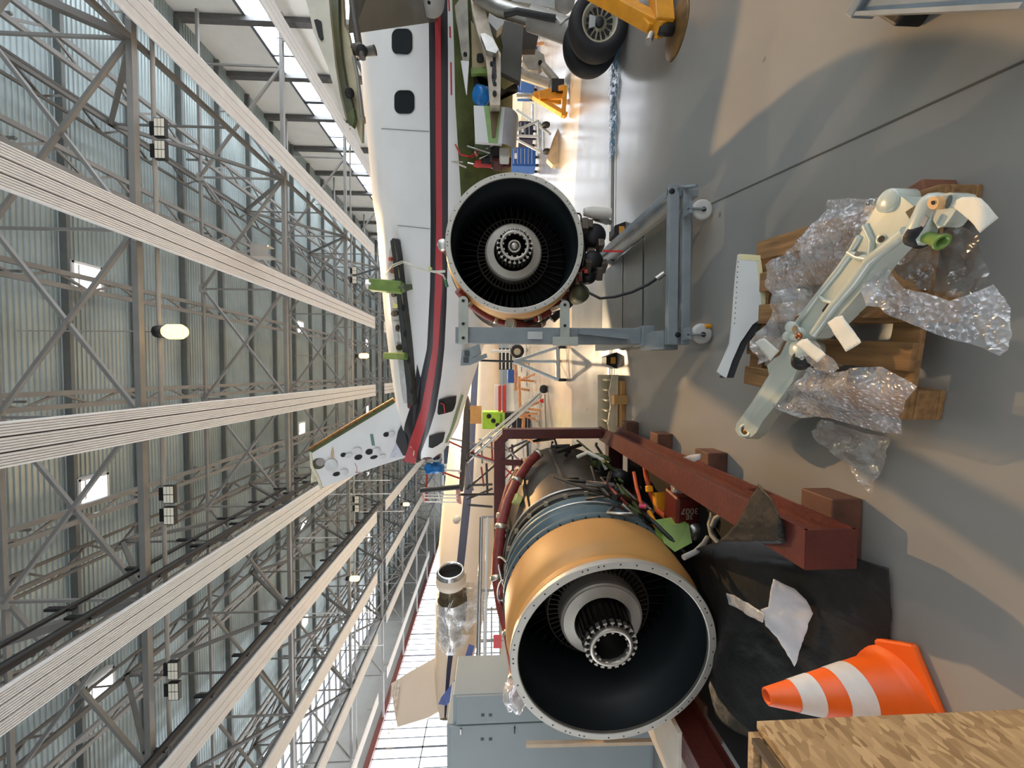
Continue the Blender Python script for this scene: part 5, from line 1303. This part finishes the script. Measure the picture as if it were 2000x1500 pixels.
# fairing panel standing behind the pallet
FY = 1.885
fpz = lambda x, y: at(x, y, FY + (1500 - x) * 0.0014)
FP = thing('fairing_panel', 'white curved fairing panel with dark sealed edge standing on the far pallet edge', 'panel', at(1495, 600, 1.9))
fo_ = [(1443, 496), (1464, 497), (1485, 499), (1490, 540), (1496, 580), (1501, 612), (1470, 634), (1446, 669), (1430, 705), (1419, 738), (1410, 733), (1402, 726), (1414, 700), (1426, 672), (1431, 630), (1434, 590), (1438, 540)]
mb = MB(); mb.prism([fpz(x, y) for x, y in fo_], (0, 0.012, 0)); mb.build('skin', M('panel_satin_white', (214, 214, 212), 0.3, 0.1, 0.03, 6), FP, bevel=0.003)
eo = [(1501, 612), (1512, 616), (1490, 634), (1464, 668), (1448, 705), (1436, 738), (1419, 738), (1430, 705), (1446, 669), (1470, 634)]
mb = MB(); mb.prism([fpz(x, y) + V((0, 0.014, 0)) for x, y in eo], (0, 0.05, 0)); mb.build('edge_seal', black, FP)
mb = MB(); mb.prism([fpz(x, y) + V((0, -0.002, 0)) for x, y in [(1443, 496), (1485, 499), (1486, 510), (1443, 507)]], (0, 0.002, 0)); mb.prism([fpz(x, y) + V((0, -0.002, 0)) for x, y in [(1478, 510), (1486, 510), (1497, 592), (1487, 595)]], (0, 0.002, 0)); mb.build('masking_tape', tape, FP)
mb = MB()
for k in range(13): mb.lathe([(0, 0), (0.004, 0)], 8, fpz(1442 - k * 0.6, 513 + k * 10) + V((0.004, -0.001, 0)))
mb.build('fastener_holes', dark, FP)
# grey steel at the right edge
gb0, gb1 = atz(1682, 28, 0.1), atz(2030, 12, 0.12)
GS = thing('channel_stand', 'grey steel channel stand cut off by the right edge, on dark feet', 'stand', V((gb0.x, gb0.y, 0)))
d_ = (gb1 - gb0).normalized(); sd = V((-d_.y, d_.x, 0)); 
if sd.x < 0: sd = -sd
MB().prism([gb0 + sd * 0.0, gb1, gb1 + sd * 0.3, gb0 + sd * 0.3 + d_ * 0.02], (0, 0, 0.03)).build('channel_web', greyp, GS, bevel=0.004)
MB().bar(gb0 + V((0, 0, 0.015)), gb1 + V((0, 0, 0.015)), 0.012, 0.07).build('channel_flange', M('bright_grey_edge', (158, 162, 162), 0.35, 0.3), GS)
q = gb0 + d_ * 0.14 + sd * 0.03
MB().box((q.x, q.y, 0.05), (0.14, 0.1, 0.1), 0.6).build('foot', dark, GS, bevel=0.01)
q = gb0 + d_ * 0.02 + sd * 0.05
MB().box((q.x, q.y, 0.11), (0.05, 0.12, 0.09), 0.6).build('end_bracket', greyp, GS, bevel=0.006)
# grey locker on the left
LK = thing('steel_locker', 'grey steel two-door locker behind the left engine near the glazed doors', 'locker', (-3.55, 3.5, 0))
la, lb, lc = at(880, 1361, 3.4), at(872, 1418, 3.4), at(872, 1520, 3.4)
zt1, zt2 = la.z - 0.02, lb.z
lkm = M('locker_grey', (146, 156, 158), 0.4, 0, 0.04, 2)
MB().box(((la.x + lb.x) / 2, 3.66, zt1 / 2), (la.x - lb.x, 0.48, zt1)).build('body', lkm, LK, bevel=0.006)
MB().box(((lb.x + lc.x) / 2 - 0.1, 3.66, zt2 / 2), (lb.x - lc.x + 0.2, 0.48, zt2)).build('body', lkm, LK, bevel=0.006)
dm = M('locker_slot', (70, 76, 80), 0.5)
d1 = MB().box(((la.x + lb.x) / 2, 3.41, zt1 / 2), (la.x - lb.x - 0.01, 0.02, zt1 - 0.06)).build('door', lkm, LK, bevel=0.004)
d2 = MB().box(((lb.x + lc.x) / 2 - 0.1, 3.41, zt2 / 2), (lb.x - lc.x + 0.18, 0.02, zt2 - 0.06)).build('door', lkm, LK, bevel=0.004)
for (x, y, dd) in ((943, 1397, d1), (958, 1397, d1), (942, 1444, d2), (958, 1444, d2)):
    MB().box(at(x, y, 3.397), (0.02, 0.006, 0.03)).build('vent_slot', dm, dd)
MB().box(at(1005, 1426, 3.39), (0.05, 0.02, 0.01)).build('handle', dark, d2)
MB().box(at(900, 1428, 3.39), (0.05, 0.02, 0.012)).build('hinge_pin', chrome, d2)
pw = at(1040, 1460, 3.1)
o = MB().bar((pw.x, 3.1, 0.02), (pw.x - 0.03, 3.16, 1.22), 0.035, 0.03).build('wooden_batten', M('pale_wood', (206, 184, 156), 0.6), None, o=(pw.x, 3.1, 0.02))
o.data.transform(Matrix.Identity(4)); tag(o, 'pale wooden batten standing upright before the grey locker', 'batten')

# ================================================================== MIDDLE AND BACKGROUND
# yellow jack near the gear
J = thing('aircraft_jack', 'yellow tripod aircraft jack beside the main wheel, nearest the viewer', 'jack', at(1310, 50, 3.15) - V((0, 0, at(1310, 50, 3.15).z)))
jc = at(1310, 58, 3.15)
MB().lathe([(0, 0.03), (0.08, 0.03), (0.19, 0.012), (0.205, 0.0), (0, 0.0)], 32, (jc.x, jc.y, 0.0), (0, 0, 1)).build('foot_pad', M('rusty_foot', (116, 88, 48), 0.5, 0.4, 0.35, 12), J)
def jb(a, b, w, h, n='leg'): MB().bar(a, b, w, h).build(n, yellow, J, bevel=0.008)
jb(V((jc.x, jc.y, 0.1)), at(1150, -22, 3.55), 0.11, 0.13)
jb(V((jc.x + 0.02, jc.y, 0.12)), at(1285, -60, 3.3), 0.13, 0.15, 'base_beam')
jb(at(1272, 55, 3.17), at(1215, -20, 3.45), 0.06, 0.07, 'brace')
jb(at(1180, 0, 3.5), at(1245, -10, 3.6), 0.06, 0.05, 'brace')
MB().cyl((jc.x, jc.y, 0.03), (jc.x, jc.y, 0.16), 0.045).build('foot_screw', dark, J)
MB().tube([at(1266, 82, 3.14), at(1272, 68, 3.16)], 0.03, 10).build('foot_pin', alum, J)
# jack below the far wing
j2 = at(1105, 200, 7.9); j2.z = 0
J2 = thing('aircraft_jack', 'orange yellow tripod jack on the floor beneath the wing, farther back', 'jack', j2)
ap = at(1042, 188, 8.0)
for q in (at(1104, 172, 7.8), at(1100, 226, 7.75), at(1098, 200, 8.5)):
    MB().bar((q.x, q.y, 0.05), ap, 0.09, 0.11).build('leg', yellow, J2, bevel=0.01)
MB().prism([at(1052, 178, 7.85), at(1100, 172, 7.85), at(1100, 192, 7.85), at(1054, 192, 7.85)], (0, 0.05, 0)).build('side_plate', yellow, J2)
MB().bar(at(1104, 170, 7.8), at(1100, 228, 7.75), 0.08, 0.08).build('base_beam', yellow, J2)
MB().cyl(ap, ap + V((0, 0, 0.35)), 0.05).build('ram', alum, J2)
MB().box((ap.x + 0.1, ap.y - 0.1, 0.2), (0.25, 0.2, 0.25)).build('pump', black, J2)
# tool cabinets
def cabinet(x0, y0, x1, y1, Y, mat, label, slots=6, hz_=True, d=0.5):
    a, b = at(x0, y0, Y), at(x1, y1, Y)
    cx = (a.x + b.x) / 2; w = abs(a.x - b.x); z0, z1 = min(a.z, b.z), max(a.z, b.z)
    z0 = 0.0 if z0 < 0.35 else z0
    t = thing('tool_cabinet', label, 'cabinet', (cx, Y + d / 2, z0))
    MB().box((cx, Y + d / 2, (z0 + z1) / 2 + 0.05), (w, d, z1 - z0 - 0.1)).build('body', mat, t, bevel=0.01)
    for k in range(slots):
        dh = (z1 - z0 - 0.16) / slots
        dr = MB().box((cx, Y - 0.008, z0 + 0.14 + dh * (k + 0.45)), (w * 0.92, 0.02, dh * 0.86)).build('drawer', mat, t, bevel=0.004)
        MB().box((cx, Y - 0.025, z0 + 0.14 + dh * (k + 0.75)), (w * 0.8, 0.015, 0.02)).build('handle', alum, dr)
    for sx in (-1, 1):
        for sy in (0.1, 0.9): MB().cyl((cx + sx * w * 0.4 - 0.03, Y + d * sy, z0 + 0.05), (cx + sx * w * 0.4 + 0.03, Y + d * sy, z0 + 0.05), 0.05, 12).build('caster', black, t)
    MB().box((cx, Y - 0.03, z1 - 0.12), (w * 0.3, 0.004, 0.08)).build('label_plate', white, t)
    return t
cabinet(1000, 287, 1043, 325, 12.8, blue, 'blue tool cabinet just right of the hung engine, under the aircraft', 6)
cabinet(1014, 236, 1048, 273, 13.6, navy, 'navy blue tool cabinet behind the silver tow frame', 3)
cabinet(1018, 130, 1066, 160, 13.0, blue, 'blue tool cabinet behind the far landing gear casting', 5)
cabinet(1060, 88, 1096, 126, 13.4, M('deep_blue', (24, 60, 140), 0.4), 'deep blue cabinet left of the main wheel behind the gear casting', 3)
cabinet(1012, 160, 1040, 180, 14.4, blue, 'blue cabinet beneath the stripped wing next to the orange jack', 2)
# wooden trestles
def trestle(x, y, Y, label, h=0.8, w=0.9, rz=0.0, mat=None, group=None):
    p = at(x, y, Y); t = thing('sawhorse', label, 'trestle', (p.x, Y, 0), rz, group); mt = mat or M('orange_wood', (190, 130, 80), 0.6, 0, 0.2, 8)
    MB().box((0, 0, h), (w, 0.08, 0.1)).build('beam', mt, t, local=True)
    for sx in (-1, 1):
        for sy in (-1, 1): MB().bar((sx * w * 0.42, 0, h), (sx * w * 0.48, sy * 0.28, 0.0), 0.07, 0.05).build('leg', mt, t, local=True)
    return t
trestle(1075, 72, 12, 'orange wooden trestle behind the gear cylinder next to the main wheel')
trestle(1078, 140, 15.6, 'brown wooden trestle behind the far landing gear strut', 0.8, 1.0)
# silver tow frame
TF = thing('tow_frame', 'silver tubular tow frame standing right of the flap', 'frame', at(1085, 270, 9.2) * 1.0)
TF.location.z = 0
def tf(a, b, r=0.03): MB().tube([at(*a), at(*b)], r, 8).build('tube', M('silver_tube', (196, 204, 208), 0.35, 0.3), TF)
for a, b in (((1005, 256, 9.2), (1052, 236, 9.4)), ((1005, 265, 9.2), (1055, 267, 9.2)), ((1004, 270, 9.2), (1054, 296, 9.1)), ((1050, 240, 9.3), (1053, 298, 9.1)), ((1060, 240, 9.6), (1062, 298, 9.3)), ((1010, 215, 9.6), (1075, 262, 9.2)), ((1040, 205, 9.6), (1040, 240, 9.4))): tf(a, b, 0.03)
for (x, y) in ((1068, 296), (1066, 244)): MB().cyl(at(x, y, 9.2) - V((0.03, 0, 0)), at(x, y, 9.2) + V((0.03, 0, 0)), 0.1).build('caster', black, TF)
# cream beam lying on blocks
cbm = thing('flap_track_beam', 'cream tapered beam resting on wooden blocks on the glossy floor', 'beam', at(1092, 290, 8.9)); cbm.location.z = 0
MB().prism([at(1068, 310, 8.9), at(1080, 272, 8.9), at(1090, 250, 9.0), at(1096, 250, 9.0), at(1094, 290, 8.9), at(1092, 318, 8.9), at(1080, 322, 8.9)], (0, 0.16, 0)).build('web', M('cream_beam', (216, 196, 160), 0.5), cbm, bevel=0.015)
for (y, x) in ((255, 1096), (290, 1095), (316, 1093)): MB().box(at(x + 3, y, 8.95), (0.12, 0.3, 0.14)).build('support_block', M('brown_block', (122, 84, 62), 0.7), cbm)
for y in (327, 338): MB().cyl(at(1085 if y < 330 else 1095, y, 8.9), at(1085 if y < 330 else 1095, y, 8.96), 0.035).build('end_eye', cream, cbm)
# blue film along the drain
m = MB()
def bf(u, v):
    y = 78 + 232 * u; p = atz(1203 - 4 * u, y, 0.0)
    return V((p.x, p.y + (v - 0.5) * (0.46 - 0.26 * u) + 0.03 * math.sin(23 * u), 0.012 + 0.03 * abs(math.sin(31 * u + 9 * v)) * (0.4 + 0.6 * math.sin(PI * v))))
m.grid(bf, 70, 8)
p_ = atz(1203, 190, 0)
tag(m.build('film_strip', PLASTIC('blue_film', (96, 170, 220), 0.5, 0.8, 14), None, o=(p_.x, p_.y, 0.01)), 'strip of crumpled blue film lying along the floor drain', 'film')
# tail stand with cradle
TS = thing('tail_stand', 'light grey tubular stand with padded cradle under the tail', 'stand', V((0.15, 7.9, 0)))
tsm = M('stand_light_grey', (168, 176, 180), 0.4, 0.1)
apx = at(1003, 706, 7.9)
b1, b2, b3 = at(1092, 742, 7.8), at(1090, 678, 7.9), at(1080, 705, 8.5)
for q in (b1, b2, b3): MB().tube([apx, V((q.x, q.y, 0.17))], 0.035, 9).build('leg', tsm, TS)
MB().tube([apx, at(1090, 706, 7.85)], 0.03, 8).build('centre_tube', tsm, TS)
MB().tube([V((b1.x, b1.y, 0.17)), V((b2.x, b2.y, 0.17))], 0.05, 8).build('base_tube', tsm, TS)
MB().tube([apx, at(936, 704, 7.9)], 0.022, 8).build('screw_rod', dark, TS)
for q in (b1, b2, b3):
    w = MB().cyl((q.x - 0.03, q.y, 0.085), (q.x + 0.03, q.y, 0.085), 0.083, 20).build('wheel', black, TS)
    MB().cyl((q.x - 0.034, q.y, 0.085), (q.x + 0.034, q.y, 0.085), 0.035, 14).build('hub', alum, w)
MB().tube([at(936, 704, 7.9), at(930, 702, 7.0)], 0.03, 8).build('cradle_arm', tsm, TS)
MB().prism([at(x, y, 6.85) for x, y in [(902, 684), (936, 672), (940, 690), (920, 700), (950, 690), (952, 697), (918, 713), (899, 714)]], (0, 0.2, 0)).build('cradle', M('cradle_grey', (140, 150, 152), 0.45), TS, bevel=0.01)
for (x, y) in ((912, 690), (910, 703)): MB().box(at(x, y, 6.84), (0.1, 0.01, 0.09)).build('cradle_slot', dm, TS)
# access scaffold with outriggers
SC = thing('access_scaffold', 'grey and red tubular access scaffold with stairs behind the red stand', 'scaffold', V((-2.2, 11, 0)))
st_, sr, sdk = M('scaffold_tube', (150, 148, 150), 0.4, 0.5), M('scaffold_red', (160, 60, 56), 0.5), M('scaffold_dark', (62, 60, 60), 0.5)
def scf(a, b, r, mt, n): MB().tube([at(*a), at(*b)], r, 7).build(n, mt, SC)
scf((1055, 766, 10.6), (914, 884, 11.0), 0.04, alum, 'outrigger'); scf((1058, 770, 10.6), (912, 902, 11.2), 0.05, alum, 'outrigger')
w = MB().cyl(at(1062, 760, 10.6) - V((0, 0.04, 0)), at(1062, 760, 10.6) + V((0, 0.04, 0)), 0.12).build('outrigger_wheel', black, SC)
scf((1064, 770, 10.6), (1066, 850, 10.6), 0.025, steel, 'outrigger'); scf((1058, 795, 10.5), (1054, 768, 10.6), 0.02, steel, 'outrigger')
MB().prism([at(1052, 783, 10.5), at(1062, 778, 10.5), at(1062, 788, 10.5)], (0, 0.02, 0)).build('warning_pennant', M('red_ribbon', (206, 28, 36), 0.5), SC)
MB().prism([at(x, y, 10.9) for x, y in [(912, 775), (916, 790), (913, 860), (904, 960), (896, 960), (902, 860), (906, 800)]], (0, 0.6, 0)).build('platform_edge', sdk, SC)
for k, (a, b, mt) in enumerate((((916, 800, 10.9), (914, 900, 10.9), sdk), ((935, 858, 11), (990, 850, 11), st_), ((880, 856, 11.2), (1000, 884, 11.2), st_), ((876, 862, 11.2), (960, 900, 11.2), sr), ((900, 880, 11.2), (985, 905, 11.2), sr), ((914, 886, 11), (970, 905, 11), st_),
    ((912, 906, 11), (924, 958, 11), st_), ((912, 955, 11), (970, 905, 11), sdk), ((940, 912, 11), (945, 950, 11), sr), ((950, 905, 11), (952, 965, 11), sdk), ((914, 948, 11), (962, 946, 11), sdk), ((914, 986, 11), (962, 990, 11), sdk), ((912, 975, 11), (962, 954, 11), sdk),
    ((985, 870, 11.4), (1015, 900, 11.4), sr), ((985, 880, 11.4), (1030, 860, 11.4), sdk), ((982, 900, 11.4), (1035, 862, 11.4), sdk), ((1000, 868, 11.4), (1002, 920, 11.4), sdk), ((1030, 865, 11.4), (1032, 910, 11.4), sdk), ((975, 905, 11.4), (1010, 935, 11.4), sr), ((985, 935, 11.4), (1020, 895, 11.4), sr), ((966, 842, 11.2), (1030, 842, 11.2), st_), ((990, 846, 11.2), (1000, 832, 11.2), st_), ((975, 858, 11.2), (1040, 930, 11.4), st_), ((940, 862, 11.2), (942, 905, 11.2), st_), ((960, 860, 11.2), (962, 905, 11.2), sr))):
    scf(a, b, 0.028 if mt is not sdk else 0.035, mt, 'scaffold_tube' if mt is not sr else 'red_rail')
scf((1072, 850, 10.2), (1100, 842, 10.2), 0.03, sdk, 'step_hoop'); scf((1060, 852, 10.2), (1095, 836, 10.2), 0.02, sr, 'step_hoop'); scf((1095, 836, 10.2), (1106, 842, 10.2), 0.03, sdk, 'step_hoop'); scf((1106, 842, 10.2), (1088, 852, 10.2), 0.03, sdk, 'step_hoop')
# guard cage on the stair platform
GC = thing('guard_cage', 'white barred guard rail with black post high beside the tail cone', 'guard rail', at(900, 968, 10.4))
MB().tube([at(821, 958, 10.4), at(898, 951, 10.4)], 0.07, 8).build('padded_post', black, GC)
for y0_, y1_ in ((966, 967), (972, 973), (980, 981)): MB().tube([at(828, y0_, 10.4), at(894, y1_, 10.4)], 0.02, 6).build('bar', white, GC)
MB().tube([at(822, 960, 10.4), at(831, 982, 10.4)], 0.02, 6).build('bar', M('pinkish_bar', (206, 150, 140), 0.5), GC)
MB().tube([at(855, 960, 10.38), at(862, 983, 10.38)], 0.022, 6).build('cross_bar', white, GC)
MB().prism([at(890, 955, 10.4), at(898, 953, 10.4), at(901, 985, 10.4), at(892, 982, 10.4)], (0, 0.05, 0)).build('toe_board', M('pinkish_bar', (206, 150, 140), 0.5), GC)
MB().tube([at(834, 920, 10.6), at(832, 980, 10.6)], 0.03, 6).build('red_rail', sr, GC)
MB().tube([at(852, 918, 10.6), at(900, 935, 10.8)], 0.03, 6).build('red_rail', sr, GC)
MB().tube([at(870, 918, 10.6), at(900, 920, 10.8)], 0.03, 6).build('white_rail', white, GC)
MB().tube([at(898, 966, 10.4), at(902, 966, 10.9), V((at(902, 966, 10.9).x, 10.9, 0.0))], 0.035, 6).build('support_post', sdk, GC)
# lime cabinet, rack, boards
def blk(name, label, cat, x0, y0, x1, y1, Y, d, mat, parts=None):
    a, b = at(x0, y0, Y), at(x1, y1, Y); z0, z1 = min(a.z, b.z), max(a.z, b.z); cx = (a.x + b.x) / 2; w = abs(a.x - b.x)
    if z0 < 0.3: z0 = 0
    t = thing(name, label, cat, (cx, Y, z0))
    MB().box((cx, Y + d / 2, (z0 + z1) / 2), (w, d, z1 - z0)).build('body', mat, t, bevel=0.01)
    return t, cx, w, z0, z1
lime = M('lime_paint', (160, 206, 60), 0.5)
t, cx, w_, z0, z1 = blk('ground_power_unit', 'lime green ground power unit behind the scaffold outrigger', 'power unit', 942, 805, 985, 838, 16.5, 0.8, lime)
for k in range(3): MB().cyl((cx - 0.2 + 0.2 * k, 16.46, z0 + (z1 - z0) * (0.3 + 0.2 * k)), (cx - 0.2 + 0.2 * k, 16.5, z0 + (z1 - z0) * (0.3 + 0.2 * k)), 0.1).build('gauge', darkpit, t)
MB().box((cx, 16.47, z0 + 0.15), (w_ * 0.8, 0.03, 0.08)).build('trim_strip', M('lime_dark', (110, 150, 40), 0.5), t)
t, cx, w_, z0, z1 = blk('storage_rack', 'black storage rack under the lime green power unit', 'rack', 986, 806, 1022, 838, 15.5, 0.6, dark)
for k in range(4): MB().box((cx, 15.48, z0 + 0.1 + k * 0.22), (w_ * 0.9, 0.03, 0.03)).build('shelf_edge', steel, t)
o = MB().box(at(928, 810, 15), (0.7, 0.03, 0.5)).build('cardboard', M('cardboard', (192, 146, 88), 0.7), None, o=at(940, 810, 15)); tag(o, 'brown cardboard panel fixed to the beige aircraft side', 'panel')
t, cx, w_, z0, z1 = blk('parts_shelf', 'black shelf trolley of parts beneath the beige aircraft, near the tail stand', 'shelf', 975, 680, 1000, 722, 20, 0.7, dark)
for k in range(3): MB().box((cx, 19.95, z0 + (z1 - z0) * (0.2 + 0.3 * k)), (w_ * 0.95, 0.06, 0.06)).build('shelf_edge', white, t)
t, *_ = blk('blue_crate', 'small blue crate on wooden trestles below the beige aircraft', 'crate', 992, 722, 1010, 748, 17, 0.6, blue)
trestle(1005, 735, 16.2, 'orange wooden trestle under the small blue crate', 0.55, 1.2)
trestle(1020, 775, 13.6, 'orange wooden trestle carrying the red and white board', 0.55, 1.6, 0.5)
trestle(1024, 826, 12.6, 'brown wooden trestle next to the black storage rack', 0.5, 1.3, -0.4)
o = MB().box(at(985, 778, 13.4) , (0.95, 0.5, 0.12)).box(at(976, 778, 13.5), (0.9, 0.4, 0.1)).build('striped_board', M('red_board', (186, 62, 54), 0.5), None, o=at(990, 778, 13.4)); tag(o, 'red and white board lying across the orange trestle', 'board')
t, cx, w_, z0, z1 = blk('parts_box', 'white box of loose parts on top of the red board', 'box', 966, 752, 976, 800, 13.5, 0.4, white)
# nose wheel of the beige aircraft
nwc = at(1010, 686, 17.5)
MB().lathe([(0.16, -0.08), (0.2, -0.1), (0.3, -0.08), (0.32, 0), (0.3, 0.08), (0.2, 0.1), (0.16, 0.08)], 30, nwc, (-0.3, -1, 0)).build('nose_wheel', tyre, G)
MB().lathe([(0, 0.1), (0.05, 0.1), (0.18, 0.07)], 20, nwc, (-0.3, -1, 0)).build('nose_wheel_rim', rimm, G)
MB().tube([nwc, V((nwc.x, nwc.y, 1.6))], 0.07, 8).build('nose_strut', alum, G)
# cream casting on the floor by the drain
cc = atz(1212, 780, 0.0)
DC = thing('gear_door_casting', 'cream ribbed door casting lying on cardboard by the floor drain', 'casting', (cc.x, 4.5, 0))
xa, xb = at(1190, 732, 4.5).x, at(1190, 850, 4.5).x
crm = M('cream_casting', (212, 200, 170), 0.45, 0, 0.12, 9)
cxm = (xa + xb) / 2; wl = abs(xa - xb)
MB().box((cxm, 4.62, 0.13), (wl, 0.02, 0.2)).box((cxm, 4.5, 0.06), (wl, 0.26, 0.02)).build('tray', crm, DC, bevel=0.01)
MB().prism([V((xa, 4.38, 0.05)), V((xb, 4.38, 0.05)), V((xb, 4.38, 0.14)), V((xb + 0.15, 4.38, 0.17)), V((cxm, 4.38, 0.14)), V((xa - 0.2, 4.38, 0.16)), V((xa, 4.38, 0.12))], (0, 0.02, 0)).build('side_wall', crm, DC, bevel=0.005)
for k in range(6): MB().box((xa + (xb - xa) * (k + 0.5) / 6, 4.5, 0.12), (0.02, 0.22, 0.12)).build('rib', crm, DC)
o = MB().box((cxm - 0.05, 4.45, 0.023), (wl * 0.95, 0.34, 0.045)).build('cardboard_sheet', M('cardboard', (192, 146, 88), 0.7), None, o=(cxm, 4.45, 0.0), bevel=0.004); tag(o, 'brown cardboard laid on the floor under the cream casting', 'cardboard')
o = MB().box((xa - 0.28, 4.26, 0.075), (0.1, 0.1, 0.15)).build('cardboard_box', M('cardboard', (192, 146, 88), 0.7), None, o=(xa - 0.28, 4.26, 0)); tag(o, 'small cardboard box in front of the cream casting', 'box')
# red-signed rack and white dock rail by the glazed doors
DR = thing('dock_rail', 'polished white dock rail at eye level in front of the glazed doors', 'rail', V((-5.2, 7.6, 0)))
ra, rb_ = at(941, 1010, 8.6), at(929, 1500, 7.0)
MB().tube([ra, rb_], 0.05, 12).build('handrail', chrome, DR)
MB().tube([ra + V((0, 0, -0.13)), rb_ + V((0, 0, -0.13))], 0.035, 8).build('lower_rail', white, DR)
for k in range(4):
    q = ra.lerp(rb_, k / 3); MB().tube([V((q.x, q.y, 0)), q], 0.03, 8).build('post', steel, DR)
RK = thing('steel_rack', 'grey steel rack with red signs seen beyond the left engine', 'rack', V((at(970, 1290, 12).x, 12, 0)))
for y in (1190, 1250, 1330, 1395):
    q = at(960, y, 12); MB().bar((q.x, 12, 0), (q.x, 12, 2.0), 0.06).build('upright', steel, RK)
for v in (945, 960, 990):
    MB().bar(at(v, 1185, 12), at(v, 1400, 12), 0.05).build('shelf_beam', steel, RK)
MB().bar(at(925, 1285, 12), at(985, 1370, 12), 0.04).build('brace', steel, RK)
sg = M('sign_red', (214, 70, 74), 0.5)
a, b = at(965, 1240, 11.9), at(978, 1266, 11.9)
MB().box(((a.x + b.x) / 2, 11.9, (a.z + b.z) / 2), (abs(a.x - b.x), 0.02, abs(a.z - b.z) + 0.05)).build('sign_panel', sg, RK)
MB().lathe([(0, -0.01), (0.2, -0.01), (0.2, 0.01)], 28, at(972, 1310, 11.9), (0, 1, 0)).build('round_sign', sg, RK)
# ================================================================== LIGHT
w = bpy.data.worlds.new('world'); bpy.context.scene.world = w; w.use_nodes = True
w.node_tree.nodes['Background'].inputs[0].default_value = (0.9, 0.95, 1, 1)
w.node_tree.nodes['Background'].inputs[1].default_value = 0.3
def lamp(name, kind, loc, energy, col, **k):
    l = bpy.data.lights.new(name, kind); l.energy = energy; l.color = col
    for a, b in k.items(): setattr(l, a, b)
    o = bpy.data.objects.new(name, l); C.objects.link(o); o.location = loc
    return o
def spot(name, loc, tgt, energy, col, deg, r=0.12, blend=0.4):
    o = lamp(name, 'SPOT', loc, energy, col, shadow_soft_size=r, spot_size=math.radians(deg), spot_blend=blend)
    o.rotation_euler = (V(tgt) - V(loc)).to_track_quat('-Z', 'Y').to_euler()
    return o
# key spot and hood, both added: throws the engine's long shadow across the floor
kp = V((3.76, 12.5, 8.6))
HL_ = thing('added_key_light', 'added key light in a grey hood beside the ribbed heater right of the orange lamp', 'lamp', kp)
MB().box(kp + V((0, -0.2, 0.1)), (0.34, 0.02, 0.5)).box(kp + V((0, 0, 0.35)), (0.34, 0.4, 0.02)).box(kp + V((-0.17, 0, 0.1)), (0.02, 0.4, 0.5)).box(kp + V((0.17, 0, 0.1)), (0.02, 0.4, 0.5)).build('hood', steel, HL_)
MB().bar(kp + V((0, 0, 0.36)), kp + V((0, 0, 0.75)), 0.05).build('bracket', steel, HL_)
spot('added_key_spot', kp, (0.8, 1.9, 0), 12500, (1.0, 0.60, 0.26), 70)
# the pendant lamps' own throw, shaded by their caps
for (x, y, z, e) in ((lp.x, lp.y, lp.z - 0.1, 430), *[(q[0], q[1], q[2] - 0.15, 8500) for q in PEND]):
    spot('pendant_throw', V((x, y, z)), (x, y - 0.5, 0), e, (1.0, 0.74, 0.45), 150, 0.14, 0.3)
sc_ = bpy.context.scene
sc_.view_settings.view_transform = 'Standard'; sc_.view_settings.look = 'None'
sc_.view_settings.gamma = 1.0; sc_.view_settings.use_curve_mapping = False
sc_.view_settings.exposure = 0.0
sc_.cycles.use_denoising = True
sc_.cycles.max_bounces = 8; sc_.cycles.transparent_max_bounces = 12
sc_.cycles.sample_clamp_indirect = 6
